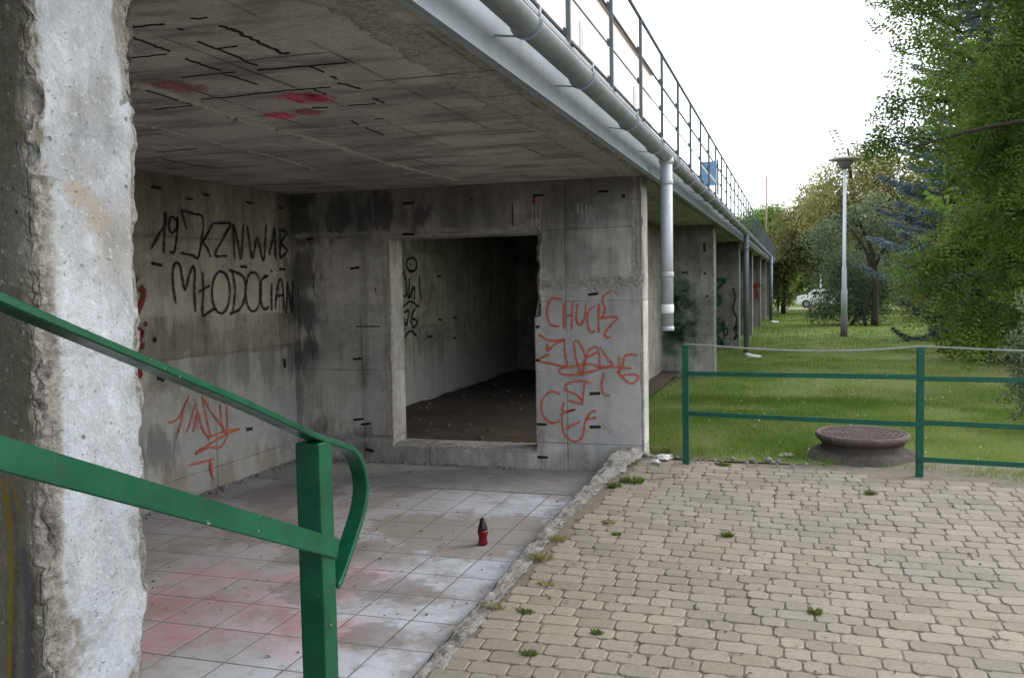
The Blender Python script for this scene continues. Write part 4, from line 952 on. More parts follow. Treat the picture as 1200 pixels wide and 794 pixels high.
# lamp posts
def lamp(x, y, label):
    z = float(lawn_z(np.array([x]), np.array([y]))[0]); o = empty('park_lamp', (x, y, z), label, 'street lamp', 'park lamps')
    mb = MB(); mb.tube([(x, y, z-.05), (x, y, z+.62)], .100, 16); mb.build('foot', M['lamp_base'], o)
    mb = MB(); mb.tube([(x, y, z+.62), (x, y, z+1.38), (x, y, z+1.46), (x, y, z+2.05), (x, y, z+2.1), (x, y, z+4.95)], [.092, .090, .072, .069, .052, .044], 14); mb.build('shaft', M['lamp_post'], o)
    mb = MB(); mb.lathe((x, y, z+4.95), [(.06, 0), (.13, .05), (.21, .15), (.24, .24)], 18); mb.build('bowl', M['lamp_base'], o)
    mb = MB(); mb.lathe((x, y, z+5.17), [(.25, .02), (.47, .05), (.46, .08), (.2, .13), (.03, .15)], 24); mb.build('shade', M['lamp_glass'], o)
    return o
lamp(1.46, 28.4, 'tall pale lamp post with a flat disc head on the lawn')
lamp(2.05, 73.0, 'distant small lamp post among the trees left of the near one')

# thin mast far away, car, end wall
mb = MB(); mb.tube([(-1.9, 70, -.8), (-1.9, 70, 9.2)], .06, 8); ms = mb.build('mast', M['mast'], None, (-1.9, 70, -.8)); tag(ms, 'thin reddish mast rising above the far end of the deck', 'mast')
car = empty('parked_car', (.9, 78, -.86), 'white parked car half hidden by the bushes at the far end of the lawn', 'car')
gz0 = -.86
def prism(pts, x0, x1):
    mb = MB(); A = [mb.b.verts.new((x0, a, b_)) for a, b_ in pts]; B = [mb.b.verts.new((x1, a, b_)) for a, b_ in pts]
    mb.b.faces.new(A); mb.b.faces.new(B[::-1])
    for k in range(len(A)): mb.b.faces.new((A[k], B[k], B[(k+1) % len(A)], A[(k+1) % len(A)]))
    return mb
# side-on, along X
def side_on(pts, y0, y1):
    mb = MB(); A = [mb.b.verts.new((a, y0, b_)) for a, b_ in pts]; B = [mb.b.verts.new((a, y1, b_)) for a, b_ in pts]
    mb.b.faces.new(A); mb.b.faces.new(B[::-1])
    for k in range(len(A)): mb.b.faces.new((A[k], B[k], B[(k+1) % len(A)], A[(k+1) % len(A)]))
    bmesh.ops.bevel(mb.b, geom=list(mb.b.edges), offset=.06, segments=2, affect='EDGES'); return mb
cx0 = .25
side_on([(cx0, .28+gz0), (cx0, .85+gz0), (cx0+.25, 1.0+gz0), (cx0+.9, 1.05+gz0), (cx0+1.3, 1.5+gz0), (cx0+3.2, 1.5+gz0), (cx0+4.0, 1.0+gz0), (cx0+4.2, .8+gz0), (cx0+4.2, .28+gz0)], 77.2, 78.8).build('body', M['car_white'], car)
side_on([(cx0+1.02, 1.04+gz0), (cx0+1.38, 1.42+gz0), (cx0+3.1, 1.42+gz0), (cx0+3.7, 1.04+gz0)], 77.17, 77.4).build('window', M['glass_dark'], car)
for dx_ in (.8, 3.35):
    mb = MB(); mb.tube([(cx0+dx_, 77.12, .33+gz0), (cx0+dx_, 77.35, .33+gz0)], .33, 20); o = mb.build('wheel', M['tyre'], car)
    mb = MB(); mb.tube([(cx0+dx_, 77.10, .33+gz0), (cx0+dx_, 77.118, .33+gz0)], .2, 16); mb.build('rim', M['galv'], o)

# ------------------------------------------------------------------ vegetation
def quads_mesh(name, C, D, U, L, W, tint, fold=.0):
    """rhombic leaves: centre C, direction D, side U, half length L, half width W"""
    n = len(C); L = np.asarray(L).reshape(-1, 1)*np.ones((n, 1)); W = np.asarray(W).reshape(-1, 1)*np.ones((n, 1))
    N = np.cross(D, U)
    V = np.stack([C-D*L, C+U*W+N*W*fold, C+D*L, C-U*W+N*W*fold], 1).reshape(-1, 3)
    F = np.arange(4*n).reshape(-1, 4)
    return np_mesh(name, V, F, {'tint': ('FACE', np.clip(tint, 0, 1))})
def unit(v): return v/(np.linalg.norm(v, axis=-1, keepdims=True)+1e-9)
def side_of(D, R): 
    r = unit(R.normal(size=D.shape)); return unit(np.cross(D, r))
def blob_points(R, blobs, n, shell=.55):
    """points in a union of ellipsoids, biased towards the skin; gaps by noise"""
    vol = np.array([b[3]*b[4]*b[5] for b in blobs])**.72; k = R.choice(len(blobs), n, p=vol/vol.sum()); B = np.array(blobs)[k]
    d = unit(R.normal(size=(n, 3))); r = (1-(1-R.random(n)**1.0)*(1-shell*R.random(n)))[:, None]
    r = (R.random(n)**(1/ (2.2+2*shell)))[:, None]
    return B[:, :3]+d*r*B[:, 3:], d, k
def limb_mesh(trunk, R):
    mb = MB()
    for pts, r0, r1 in trunk:
        n = 10; P = stroke([np.array(p) for p in pts], 1, 4); P = [p+R.normal(0, r0*.12, 3) for p in P]
        mb.tube(P, [r0+(r1-r0)*i/(len(P)-1) for i in range(len(P))], 8)
    return mb
def broad_tree(name, label, base, limbs, blobs, ntwig, leaf, mat, seed, twig=.45, per=14, compound=False, droop=.35, gap=.42, gsc=.9, group=None, cat_='tree', boughs=()):
    R = np.random.default_rng(seed); o = empty(name, base, label, cat_, group)
    tr = limb_mesh(limbs, R)
    C, d, k = blob_points(R, blobs, ntwig)
    keep = fnoise(C*gsc, 3, seed) > gap*(.85+.3*R.random(len(C))); C, d, k = C[keep], d[keep], k[keep]
    for p_, q_, nb_, wd_ in boughs:                      # feathery boughs reaching out of the crown
        p_, q_ = np.array(p_), np.array(q_); t_ = R.random(nb_)**.8; sag_ = np.array([0, 0, 1.])*(.12*np.sin(t_*3.1))[:, None]
        tr.tube([p_+(q_-p_)*u_+np.array([0, 0, .12*math.sin(u_*3.1)]) for u_ in np.linspace(0, 1, 7)], [.022-.018*u_ for u_ in np.linspace(0, 1, 7)], 6, cap=False)
        C = np.concatenate([C, p_+(q_-p_)*t_[:, None]+sag_+R.normal(0, 1, (nb_, 3))*np.array([1, 1, .6])*(wd_*(1.15-.8*t_))[:, None]])
        dd = unit(q_-p_); d = np.concatenate([d, dd+R.normal(0, .35, (nb_, 3))])
    clump = np.clip((fnoise(C*(1.6 if compound else 1.1), 2, seed+3)-.40)*2.3+.5, 0, 1)
    n = len(C); out = unit(d*np.array([1, 1, .4])+R.normal(0, .55, (n, 3))-np.array([0, 0, droop]))
    # a few visible twigs
    for i in (R.choice(n, min(n, 260), replace=False) if cat_ == 'tree' else ()):
        p = C[i]; tr.tube([p-out[i]*twig*.9, p-out[i]*twig*.2+R.normal(0, .03, 3), p+out[i]*twig*.6], [.012, .008, .003], 5, cap=False)
    tr.build('trunk', M['bark'], o)
    t = (R.random((n, per))*2-1)
    if compound:
        # pinnate leaves: leaflets in two rows along a curved stalk, several stalks to a twig
        ns = 3; ln = np.linspace(-.5, .5, per)
        CC, DD, UU, TT = [], [], [], []
        for s_ in range(ns):
            dr = unit(out+R.normal(0, .65, (n, 3))-np.array([0, 0, .25])); sd_ = unit(np.cross(dr, unit(R.normal(0, .6, (n, 3))+np.array([0, 0, 1.]))))
            bs = C+R.normal(0, twig*.45, (n, 3))
            for j, q_ in enumerate(ln):
                for sg_ in (-1, 1):
                    pos = bs+dr*(q_*twig)+sd_*(sg_*leaf*1.0)-np.array([0, 0, 1.])*((q_+.5)**2*twig*.25)
                    CC.append(pos); DD.append(unit(sd_*sg_+dr*.35+R.normal(0, .3, (n, 3)))); UU.append(unit(dr+R.normal(0, .2, (n, 3))))
                    TT.append(np.clip(.05+.8*clump+R.normal(0, .06, n), 0, 1))
        C2, D2, U2, T2 = map(np.concatenate, (CC, DD, UU, TT)); U2 = unit(U2-D2*np.sum(U2*D2, 1, keepdims=True))
        me = quads_mesh('crown', C2, D2, U2, leaf*R.uniform(.8, 1.2, len(C2)), leaf*.42, T2)
    else:
        P = (C[:, None, :]+out[:, None, :]*(t*twig)[:, :, None]+R.normal(0, twig*.28, (n, per, 3))).reshape(-1, 3)
        D = unit(np.repeat(out, per, 0)+R.normal(0, .8, (n*per, 3))); U = side_of(D, R)
        T = np.repeat(.1+.8*clump, per)+R.normal(0, .14, n*per)
        me = quads_mesh('crown', P, D, U, leaf*R.uniform(.7, 1.3, n*per), leaf*.5, T)
    link('crown', me, mat, o)
    return o
def spruce(name, label, base, h, rad, seed, mat, mat_up=None, z0=.4, group=None, nw=26, sag=.35, need=1.0):
    R = np.random.default_rng(seed); o = empty(name, base, label, 'tree', group); b = np.array(base)
    mb = MB(); mb.tube([b+np.array([0, 0, -.1]), b+np.array([0.05, 0, h*.5]), b+np.array([0, 0, h])], [h*.018+.05, h*.01+.03, .02], 8)
    CC, DD, TT = [], [], []
    for i in range(nw):
        f = (i+.5)/nw; z = z0+(h-z0)*f; L = rad*(1-f)**.8*R.uniform(.8, 1.1)+.15; nb = int(7+R.integers(0, 4))
        for k in range(nb):
            a = (k+R.random())*2*math.pi/nb; ll = L*R.uniform(.65, 1.1); dr = np.array([math.cos(a), math.sin(a), 0])
            m_ = max(6, int(ll*16)); s_ = np.linspace(.08, 1, m_)
            P = b+np.array([0, 0, z])+dr*(s_*ll)[:, None]+np.array([0, 0, 1.])*((-sag*ll*np.sin(s_*2.2)+.10*ll*s_**3))[:, None]
            if k % 2 == 0: mb.tube([P[0], P[m_//2], P[-1]], [.03, .018, .006], 5, cap=False)
            sd_ = np.array([-dr[1], dr[0], 0]); nt_ = R.random()*.5+.25
            for p, q_ in zip(P, s_):
                nn_ = int(need*(9+11*q_)); wid = .08+.32*ll*(1-q_)*.55+.05
                off = R.uniform(-1, 1, nn_); C = p+sd_*(off*wid)[:, None]-np.array([0, 0, 1.])*(np.abs(off)**1.3*wid*.35+R.random(nn_)*.05)[:, None]+R.normal(0, .025, (nn_, 3))
                D = unit(dr*.7+sd_*off[:, None]*.9+R.normal(0, .35, (nn_, 3))); CC.append(C); DD.append(D); TT.append(np.clip(nt_+R.normal(0, .15, nn_), 0, 1))
    mb.build('trunk', M['bark'], o)
    C, D, T = map(np.concatenate, (CC, DD, TT)); U = side_of(D, R)
    link('crown', quads_mesh('crown', C, D, U, .07*R.uniform(.7, 1.4, len(C)), .014, T), mat, o)
    return o

LZ = lambda x, y: float(lawn_z(np.array([float(x)]), np.array([float(y)]))[0])
# near broad locust hanging in from the right
b0 = (5.4, 14.5, LZ(5.4, 14.5))
broad_tree('locust_tree', 'big leafy locust tree overhanging the lawn from the right edge', b0,
    [([(5.4, 14.5, 0), (5.3, 14.4, 1.6), (4.9, 14.2, 3.4), (4.4, 14.0, 5.5), (4.3, 13.8, 7.5)], .17, .05), ([(5.1, 14.3, 2.4), (4.0, 13.6, 3.4), (2.8, 13.2, 3.6), (1.5, 13.2, 3.35)], .07, .012),
     ([(5.0, 14.3, 3.0), (4.2, 14.2, 3.0), (3.2, 14.3, 2.6), (2.4, 14.3, 1.9)], .06, .012), ([(4.7, 14.1, 4.3), (3.6, 13.8, 5.2), (2.4, 13.6, 5.9), (1.9, 13.5, 6.3)], .06, .012), ([(5.2, 14.3, 1.8), (4.5, 13.4, 2.2), (4.1, 12.6, 2.0)], .05, .012)],
    [(1.95, 14, 5.75, .55, .6, .6), (3.3, 14, 5.4, .7, .8, .7), (2.55, 14, 4.4, .85, .9, .6), (2.0, 13.6, 3.45, .6, .4, .18), (1.2, 13.4, 3.42, .3, .25, .10), (3.15, 14, 3.1, .85, 1, .7), (3.6, 13.8, 3.6, 1.0, 1, .9),
     (2.95, 14, 2.1, .85, .9, .6), (2.35, 14.1, 1.9, .4, .4, .3), (3.4, 13.6, 1.4, .75, .8, .6), (4.6, 14.2, 4.3, 1.5, 1.6, 1.5), (4.4, 14, 6.4, 1.4, 1.4, 1.0), (2.9, 14, 6.9, 1.1, 1.0, .7), (4.4, 14, 2.3, 1.0, 1.0, .9)],
    4600, .040, M['leaf_locust'], 21, twig=.34, per=7, compound=True, gap=.375, gsc=1.15,
    boughs=[(tuple(on(1, 14.0, a_, b_)), tuple(on(1, 13.7, c_, d_)), int(n_*.42), w_*.55) for a_, b_, c_, d_, n_, w_ in ((1130, 40, 1042, 12, 60, .14), (1140, 70, 1046, 62, 50, .12), (1110, 120, 1040, 128, 45, .12), (1120, 170, 1003, 172, 55, .07),
        (1150, 300, 1062, 316, 60, .12), (1140, 310, 1052, 338, 60, .11), (1150, 340, 1088, 372, 45, .10), (1170, 355, 1120, 392, 45, .10), (1180, 380, 1135, 412, 40, .09))])
# dense dark shrubs low on the right, under the tree
broad_tree('evergreen_bush', 'dark low bush in the shade below the locust tree', (4.4, 18.5, LZ(4.4, 18.5)), [([(4.4, 18.5, 0), (4.3, 18.5, .9)], .06, .02)],
    [(4.1, 18.3, .7, 1.1, 1.0, .75), (3.3, 19.2, .5, .6, .8, .5), (5.3, 18, 1.2, 1.2, 1.1, 1.2), (4.5, 19, 1.6, 1.1, 1, .7)], 950, .05, M['leaf_deep'], 31, twig=.25, per=22, gap=.25, cat_='bush')
sz = LZ(2.3, 9.6)
broad_tree('grey_shrub', 'grey-green small-leaved shrub at the right edge behind the fence', (2.3, 9.6, sz), [([(2.3, 9.6, sz), (2.3, 9.6, .8)], .02, .006), ([(2.32, 9.6, sz), (2.05, 9.55, .9)], .015, .005), ([(2.28, 9.6, sz), (2.55, 9.65, 1.0)], .015, .005)],
    [(2.35, 9.6, .75, .38, .4, .4), (2.1, 9.5, .85, .28, .3, .3), (2.6, 9.7, 1.0, .5, .4, .5), (2.2, 9.55, .48, .28, .3, .25), (2.45, 9.7, 1.35, .35, .3, .25), (1.95, 9.5, .62, .18, .2, .15)], 700, .02, M['leaf_grey'], 33, twig=.15, per=20, gap=.30, gsc=2.0, cat_='shrub')
# tall blue spruce behind
spruce('blue_spruce', 'tall blue spruce showing through behind the locust tree', (4.15, 23.0, LZ(4.15, 23)), 11.0, 2.35, 41, M['leaf_blue'], z0=2.0, nw=26, sag=.22, need=1.2)
spruce('dark_spruce', 'dark drooping spruce low beside the bushes past the lamp post', (4.2, 26.5, LZ(4.2, 26.5)), 5.5, 1.5, 43, M['leaf_dkblue'], z0=.35, nw=15, sag=.5)
# small tree with forked dark trunk, mid lawn
bz = LZ(2.9, 36)
broad_tree('forked_tree', 'small tree with forked dark trunk standing behind the lamp post', (2.9, 36, bz),
    [([(2.95, 36, bz), (2.95, 36, 1.2), (2.8, 36, 2.6), (2.4, 36, 3.6), (2.2, 36, 4.2)], .14, .03), ([(2.95, 36, 1.4), (2.5, 36, 2.8), (1.6, 36, 3.9)], .08, .02), ([(2.6, 36, bz), (2.6, 36, .3), (2.9, 36, 1.4)], .07, .05), ([(2.9, 36, 2.0), (3.5, 36, 3.2), (3.9, 36, 4.3)], .07, .02)],
    [(2.3, 36, 3.5, 1.2, 1.2, .7), (3.6, 36, 3.4, 1.1, 1.2, .8), (1.3, 36, 3.0, .9, 1.0, .6), (3.0, 36.5, 4.2, .8, 1, .5), (3.9, 36.5, 2.4, .9, 1.0, .6)], 620, .06, M['leaf_jun'], 47, twig=.4, per=16, gap=.36)
broad_tree('juniper_bush', 'feathery blue-green bush spreading low behind the lamp post foot', (1.9, 37.5, LZ(1.9, 37.5)), [([(1.9, 37.5, -.3), (1.8, 37.5, 1.2)], .08, .02), ([(2.2, 37.5, -.3), (2.5, 37.4, .4)], .06, .03)],
    [(1.6, 37.5, 1.2, 1.0, 1.2, 1.0), (2.3, 37.8, .25, 1.4, .9, .45), (2.6, 37.3, 1.1, 1.1, 1.2, .9), (1.15, 37.4, .4, .6, .8, .5), (2.0, 37.5, 2.0, .9, 1, .7), (3.4, 38, 1.3, .9, 1, .8)], 950, .055, M['leaf_jun'], 53, twig=.45, per=18, gap=.3, droop=.7, cat_='bush')
# yellow-lit broad tree behind the lamp
broad_tree('yellow_tree', 'broad yellow-green tree behind the lamp post head', (3.2, 48, LZ(3.2, 48)), [([(3.2, 48, -.5), (3.1, 48, 3), (2.8, 48, 6), (2.6, 48, 8)], .22, .05), ([(3.1, 48, 3), (4.6, 48, 5.5), (5.4, 48, 7)], .1, .03), ([(3, 48, 3.5), (1.6, 48, 5.5)], .09, .03)],
    [(2.9, 48, 6.0, 2.2, 2, 1.5), (4.8, 48, 6.0, 1.9, 1.8, 1.5), (1.5, 48, 5.0, 1.5, 1.5, 1.2), (3.4, 48, 4.2, 2.2, 1.8, 1.2), (5.6, 48, 4.2, 1.4, 1.4, 1.2), (3.8, 48, 7.4, 1.2, 1.2, .5)], 1400, .085, M['leaf_gold'], 59, twig=.6, per=18, gap=.35, gsc=.6)
broad_tree('bronze_tree', 'bronze-brown tree left of the lamp post at the end of the lawn', (.4, 58, LZ(.4, 58)), [([(-.55, 58, -.7), (-.4, 58, 2.5), (.1, 58, 5)], .16, .05)],
    [(.4, 58, 4.6, 1.9, 2, 1.4), (1.4, 58, 3.2, 1.6, 1.6, 1.2), (-.4, 58, 3.0, 1.3, 1.4, 1.1), (1.0, 58, 6.2, 1.2, 1.2, .8), (1.9, 58, 5.4, 1.3, 1.3, 1.0), (-.75, 58, .9, .7, .8, 1.1), (-.6, 58, 2.0, .9, .9, .8), (2.6, 58, 2.2, 1.0, 1, .9)], 1050, .10, M['leaf_brown'], 61, twig=.6, per=18, gap=.33, gsc=.6)
broad_tree('fresh_tree', 'bright green tree at the far end beside the deck railing', (-2.3, 72, LZ(-2.3, 72)), [([(-2.3, 72, -.8), (-2.2, 72, 4)], .2, .06)],
    [(-2.4, 72, 5.2, 2.2, 2, 1.7), (-1.0, 72, 3.6, 1.6, 1.6, 1.5), (-1.4, 72, 6.0, 1.4, 1.3, 1.1), (-.6, 72, 2.0, 1.0, 1.2, 1.2), (-3.4, 72, 5.2, 1.2, 1.2, .9)], 850, .12, M['leaf_fresh'], 67, twig=.6, per=18, gap=.28, gsc=.6)
for i, (x_, y_, r_, h_, mt, sd_, lb) in enumerate([
    (-.3, 92, 2.6, 5.2, 'leaf_deep', 71, 'dark round tree closing the view beyond the white car'), (3.4, 88, 3.0, 6.5, 'leaf_deep', 72, 'dark tree far behind the distant lamp post'),
    (7.5, 60, 3.2, 7.0, 'leaf_deep', 73, 'dark tree behind the yellow-green tree, towards the right'), (8.3, 42, 2.6, 5.6, 'leaf_jun', 74, 'blue-green tree in the gap behind the blue spruce'),
    (6.7, 30, 2.9, 9.5, 'leaf_deep', 75, 'dark tree behind the locust tree at the right edge'), (4.0, 64, 1.5, 2.9, 'leaf_deep', 77, 'low dark tree right of the distant lamp post'), (4.6, 56, 2.2, 3.6, 'leaf_jun', 78, 'low blue-green tree behind the forked tree'), (7.0, 47, 2.0, 3.4, 'leaf_deep', 79, 'low dark tree right of the forked tree'), (5.6, 66, 2.6, 4.6, 'leaf_deep', 80, 'dark tree far behind the forked tree'),
    (4.9, 19.5, 2.1, 7.6, 'leaf_locust', 76, 'green tree between the locust and the spruce at the right')]):
    z_ = LZ(x_, y_)
    broad_tree('background_tree', lb, (x_, y_, z_), [([(x_, y_, z_-.1), (x_+.1, y_, h_*.5), (x_, y_, h_*.9)], .2, .04)],
        [(x_, y_, h_*.62, r_*.8, r_*.7, h_*.30), (x_-r_*.55, y_, h_*.45, r_*.5, r_*.5, h_*.24), (x_+r_*.5, y_, h_*.42, r_*.5, r_*.5, h_*.24), (x_+r_*.1, y_, h_*.25, r_*.7, r_*.5, h_*.2), (x_, y_, h_*.85, r_*.45, r_*.4, h_*.16)],
        800, .09+.0007*y_, M[mt], sd_, twig=.5, per=18, gap=.28, gsc=.6, group='trees closing the background')
broad_tree('red_bush', 'dry reddish bush at the back of the lawn right of the forked tree', (5.2, 41, LZ(5.2, 41)), [([(5.2, 41, -.4), (5.2, 41, .6)], .05, .02)], [(5.1, 41, .5, .8, .7, .6), (5.9, 41, .35, .6, .6, .5)], 260, .06, M['leaf_red'], 81, twig=.3, per=16, gap=.3, cat_='bush')
broad_tree('low_bush', 'light green low bush at the back of the lawn before the dark spruce', (5.6, 33, LZ(5.6, 33)), [([(5.6, 33, -.3), (5.6, 33, .6)], .05, .02)], [(5.3, 33, .4, .9, .7, .6), (6.4, 33, .5, .8, .7, .7)], 300, .06, M['leaf_fresh'], 83, twig=.3, per=16, gap=.3, cat_='bush')
# far wooded backdrop, one mass
R = np.random.default_rng(5); xs = R.uniform(-14, 60, 26000); ys = 115+R.uniform(0, 14, 26000); hh = 6.5+3*vnoise(np.stack([xs*.12, xs*0, xs*0], 1), 3)+2*vnoise(np.stack([xs*.4, xs*0, xs*0], 1), 5)-4*np.clip((-xs-2)/10, 0, 1)
C = np.stack([xs, ys, -1+(hh+1)*R.random(26000)**.7], 1); D = unit(R.normal(size=C.shape)); 
fw = link('far_wood', quads_mesh('far_wood', C, D, side_of(D, R), .42, .3, .2+.7*fnoise(C*.4, 3, 4)), M['leaf_deep']); tag(fw, 'hazy line of trees beyond the park', 'wood', kind='stuff')

# grass -----------------------------------------------------------------------
def blades(n, xr, yr, h, w_, seed, power=1.0):
    R = np.random.default_rng(seed); x = R.uniform(*xr, n); y = yr[0]+(yr[1]-yr[0])*R.random(n)**power
    dens = np.clip((fnoise(np.stack([x*1.3, y*1.3, x*0], 1), 5, 5)-.47)*1.9+.47, .05, 1); dry = np.clip(fnoise(np.stack([x*.35, y*.35, x*0], 1), 3, 15)*2.6-.85, 0, 1)
    bare = np.zeros(n)
    for cx, cy, r in ((4.8, 16.5, 2.0), (6, 21, 4), (4.6, 9.2, 1.0), (.55, 7.82, .42)): bare = np.maximum(bare, np.clip(1.3-np.hypot(x-cx, y-cy)/r, 0, 1))
    pe = 7.5-.2*(x+1.15); edge = np.clip((y-pe+.10-.42*fnoise(np.stack([x*3.1, x*0, x*0], 1), 3, 2))/.30, 0, 1)
    keep = (R.random(n) > bare*.9) & (R.random(n) < (.35+dens)*np.clip(edge, 0, 1)) & (np.hypot(x-.545, y-7.82) > .45) & ((x > -1.15) | ((y > 7.9) & (x > -1.25-.8*R.random(len(x))**2)))
    x, y, dens, dry = x[keep], y[keep], dens[keep], dry[keep]; k = len(x)
    z = np.where(y < 7.42, pave_z(y)+.02, lawn_z(x, y))-.01; H = h*R.uniform(.45, 1.25, k)*(.55+.9*dens); a = R.uniform(0, 2*math.pi, k); le = R.uniform(.15, .95, k)*H; b_ = R.uniform(0, 2*math.pi, k)
    p = np.stack([x, y, z], 1); s_ = np.stack([np.cos(a), np.sin(a), a*0], 1)*(w_*R.uniform(.7, 1.3, k))[:, None]; tip = p+np.stack([np.cos(b_)*le, np.sin(b_)*le, H], 1)
    V = np.stack([p-s_, p+s_, tip], 1).reshape(-1, 3); T = np.clip(.14+.75*dry+.35*np.exp(-((x-2.4)**2+(y-7.3)**2)/1.2)+R.normal(0, .17, k)-.45*(dens-.45), 0, 1)
    return V, T
Vs, Ts = zip(blades(150000, (-2.1, 5.5), (6.7, 12), .062, .0024, 1, 1.25), blades(120000, (-2.1, 9), (11, 22), .055, .004, 2, 1.1), blades(90000, (-2.1, 14), (21, 70), .07, .011, 3, 1.25))
V = np.concatenate(Vs); T = np.concatenate(Ts)
gr = link('grass', np_mesh('grass', V, np.arange(len(V)).reshape(-1, 3), {'tint': ('FACE', T)}), M['grass']); tag(gr, 'short mown lawn grass, patchy and dry in places', 'grass', kind='stuff')
R = np.random.default_rng(77); n = 110; x = R.uniform(-1, 4.5, n); y = 7.7+R.random(n)**1.4*9; z = lawn_z(x, y)
C = np.stack([x, y, z+R.uniform(.025, .05, n)], 1); C = np.repeat(C, 5, 0)+R.normal(0, .006, (n*5, 3)); D = unit(R.normal(size=C.shape))
cv = link('clover_flowers', quads_mesh('clover_flowers', C, D, side_of(D, R), .0055, .0055, np.ones(len(C))), M['clover']); tag(cv, 'tiny white clover heads dotted over the grass', 'flowers', kind='stuff')

# weeds in the paving -----------------------------------------------------------
def weed(px, py, r, h, label, seed, mat='weed', broad=False):
    p = on(2, .05, px, py); 
    for _ in range(3): p = on(2, pzf(p[0], p[1]), px, py)
    R = np.random.default_rng(seed); n = int(90+900*r); a = R.uniform(0, 2*math.pi, n); rr = r*R.random(n)**.7*(.55+.75*vnoise(np.stack([np.cos(a)*1.7, np.sin(a)*1.7, a*0+seed], 1), seed))
    C = np.stack([rr*np.cos(a), rr*np.sin(a)*.7, np.zeros(n)], 1); lean = np.stack([np.cos(a), np.sin(a), 1.1+R.random(n)], 1)+R.normal(0, .4, (n, 3)); D = unit(lean); L = h*R.uniform(.16, .42, n)
    me = quads_mesh('weed_tuft', C+D*L[:, None]*.9, D, side_of(D, R), L, (.006 if broad else .003), R.random(n))
    o = link('weed_tuft', me, M[mat]); o.location = p-np.array([0, 0, .004]); tag(o, label, 'weed', 'weeds in the paving'); return o
weed(1020, 579, .035, .06, 'bright green tuft alone among the pavers just before the manhole', 1)
weed(620, 766, .03, .04, 'small green tuft in the paving nearest the bottom edge of the view', 2)
weed(617, 717, .04, .035, 'flat green weed beside the kerb, second from the bottom', 3)
weed(640, 684, .045, .03, 'yellowish flat tuft in the pavers level with the candle', 4, 'leaf_gold')
weed(632, 655, .07, .07, 'dry yellow-green clump on the kerb beside the candle', 5, 'leaf_gold')
weed(655, 632, .06, .05, 'mossy yellowish clump on the kerb above the dry one', 6, 'leaf_gold')
weed(742, 565, .09, .08, 'leafy green weed patch on the broken kerb near the fence post', 7, 'weed', True)
weed(720, 570, .05, .05, 'small weed beside the gap in the kerb', 8, 'leaf_deep', True)
weed(578, 712, .05, .05, 'dry grass clump on the kerb nearest the camera', 9, 'leaf_gold')
weed(848, 545, .06, .05, 'broad-leaved weed at the paving edge right of the first fence post', 10, 'weed', True)
weed(955, 718, .035, .05, 'thin dark sprig growing in the middle of the paving', 11, 'leaf_deep')
weed(852, 628, .03, .06, 'wispy sprig in the pavers below the first fence post', 12, 'leaf_deep')
weed(712, 612, .045, .03, 'flat mossy weed in a row near the kerb bend', 13, 'leaf_gold')
weed(722, 626, .03, .03, 'small green weed just below the mossy one near the kerb bend', 14)
weed(700, 742, .025, .04, 'tiny weed sprout right of the bottom tuft', 15)
R = np.random.default_rng(303); pts_ = []
for y0_, y1_, xs_ in prows:
    for v_ in xs_[:-1]:
        if R.random() < .10 and fnoise(np.array([[v_*.8, y0_*.8, 3.]]), 3, 9)[0] > .45: pts_.append((v_, y0_+R.uniform(0, .11)))
        if R.random() < .07: pts_.append((v_+R.uniform(0, .1), y0_))
C, D, L_ = [], [], []
for a_, b_ in pts_:
    n_ = R.integers(4, 22); c_ = np.array([a_, b_, pzf(a_, b_)-.006]); dd = unit(np.stack([R.normal(0, .9, n_), R.normal(0, .9, n_), np.full(n_, .8)], 1)); l_ = R.uniform(.004, .013, n_)
    C.append(c_+R.normal(0, .008, (n_, 3))*np.array([1, 1, .1])+dd*l_[:, None]); D.append(dd); L_.append(l_)
C, D, L_ = map(np.concatenate, (C, D, L_))
tag(link('joint_moss', quads_mesh('joint_moss', C, D, side_of(D, R), L_, .002, R.random(len(C))), M['moss']), 'mossy sprigs growing in the joints between the pavers', 'moss', kind='stuff')
# litter and rubble
def crumple(name, px, py, zb, r, mat, label, cat_, seed, flat=.6):
    p = on(2, zb, px, py); R = np.random.default_rng(seed); b = bmesh.new(); bmesh.ops.create_icosphere(b, subdivisions=3, radius=1)
    co = np.array([v.co[:] for v in b.verts]); k_ = 1+(fnoise(co*2.1+seed, 4, seed)-.47)*1.6; co = co*k_[:, None]*r*np.array([1.3, .9, flat]); co[:, 2] = np.maximum(co[:, 2], -.3*r*flat)
    for v, c in zip(b.verts, co): v.co = c
    me = bpy.data.meshes.new(name); b.to_mesh(me); b.free(); o = link(name, me, M[mat]); o.location = (p[0], p[1], zb+.25*r*flat); return tag(o, label, cat_)
crumple('crumpled_paper', 778, 537, .175, .05, 'paper', 'crumpled dirty white paper at the foot of the first fence post', 'litter', 3)
crumple('crumpled_paper', 768, 541, .17, .03, 'paper', 'smaller white scrap just left of the crumpled paper', 'litter', 5)
crumple('rubble_stone', 921, 534, .165, .05, 'stone', 'pale flat stone lying left of the manhole', 'stone', 7, .4)
crumple('rubble_stone', 757, 533, .17, .03, 'stone', 'small pale stone beside the corner of the cross wall', 'stone', 9)
crumple('paper_scrap', 610, 677, .045, .018, 'paper', 'tiny white scrap on the kerb near the candle', 'litter', 11, .3)
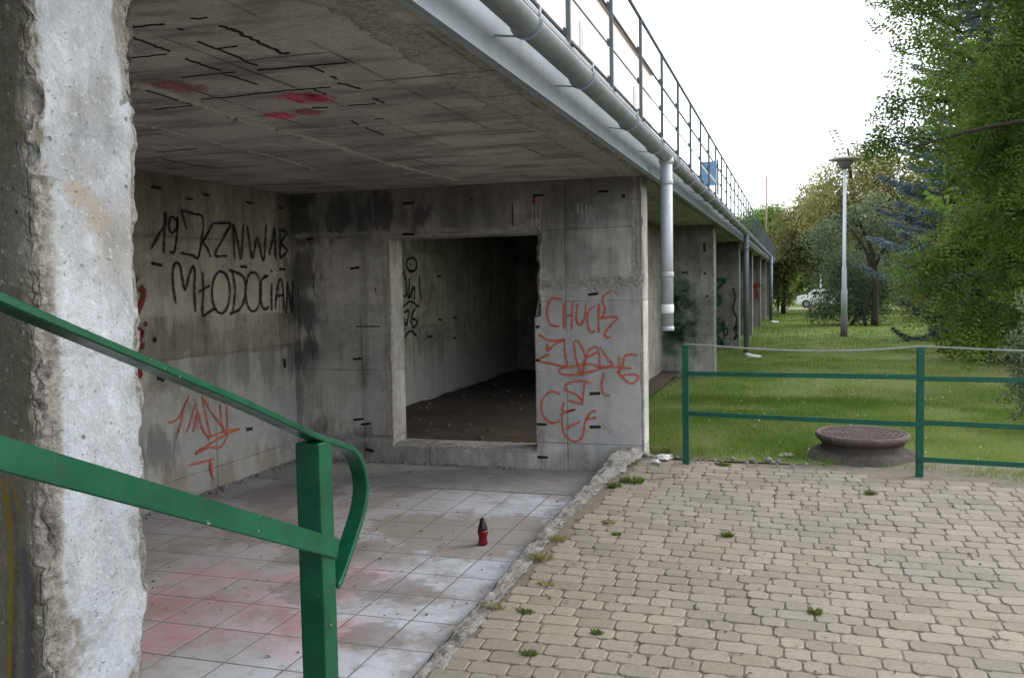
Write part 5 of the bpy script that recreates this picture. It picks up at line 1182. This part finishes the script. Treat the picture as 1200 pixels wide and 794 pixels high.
# leaf crumbs and grit on tiles and paving
R = np.random.default_rng(9); n = 420; x = R.uniform(-4.4, -1.55, n); y = R.uniform(3.2, 7.4, n); C = np.stack([x, y, np.full(n, .008)], 1)
n2 = 380; x = R.uniform(-1.3, 3.5, n2); y = R.uniform(2.8, 7.3, n2); C = np.concatenate([C, np.stack([x, y, np.vectorize(pzf)(x, y)+.006], 1)])
n3 = 110; x = R.uniform(.3, 3.2, n3); y = 7.5-.2*(x+1.15)+np.abs(R.normal(0, .35, n3))-.1; C = np.concatenate([C, np.stack([x, y, np.full(n3, .19)], 1)])
D = R.normal(size=C.shape); D[:, 2] *= .25; D = unit(D); U = unit(np.cross(D, np.array([0, 0, 1.])+R.normal(0, .3, C.shape)))
db = link('leaf_crumbs', quads_mesh('leaf_crumbs', C, D, U, R.uniform(.004, .016, len(C))*(R.random(len(C))**1.5+.35), R.uniform(.003, .008, len(C)), R.random(len(C))), attr_tint('dry_leaf_crumbs', (.02, .017, .014), (.11, .08, .05), .9, 0)); tag(db, 'dark leaf crumbs and grit scattered on tiles and pavers', 'debris', kind='stuff')
R = np.random.default_rng(29); b = bmesh.new()
for i in range(60):
    px_, py_ = R.uniform(-4.4, -2.3), 7.95+R.random()**1.3*5.5; s_ = R.uniform(.006, .024)*(1.8 if R.random() < .07 else 1); r = bmesh.ops.create_icosphere(b, subdivisions=1, radius=s_)
    for v in r['verts']: v.co = Vector((v.co.x*R.uniform(.7, 1.6), v.co.y*R.uniform(.7, 1.4), v.co.z*R.uniform(.4, .9)))+Vector((px_, py_, .165+R.uniform(-.01, .03)))
me = bpy.data.meshes.new('room_rubble'); b.to_mesh(me); b.free(); tag(link('room_rubble', me, M['room_stone']), 'crumbled rubble strewn over the dirt floor of the dark room', 'debris', kind='stuff')
# rubble along the foot of the walls
R = np.random.default_rng(19); b = bmesh.new()
for i in range(240):
    if i < 120: px_, py_ = -4.5+abs(R.normal(0, .05)), R.uniform(4.2, 7.45)
    elif i < 200: px_, py_ = R.uniform(-4.4, -2.3), 7.52-abs(R.normal(0, .035))
    else: px_, py_ = R.uniform(-1.2, .2), R.uniform(7.28, 7.5)
    s_ = R.uniform(.004, .02)*(1.6 if R.random() < .08 else 1)
    r = bmesh.ops.create_icosphere(b, subdivisions=1, radius=s_)
    for v in r['verts']: v.co = Vector((v.co.x*R.uniform(.7, 1.5), v.co.y*R.uniform(.7, 1.3), v.co.z*R.uniform(.5, 1)))+Vector((px_, py_, (.01 if i < 200 else .18)))
me = bpy.data.meshes.new('wall_grit'); b.to_mesh(me); b.free(); tag(link('wall_grit', me, M['kerb']), 'crumbled mortar lying along the foot of the walls', 'debris', kind='stuff')
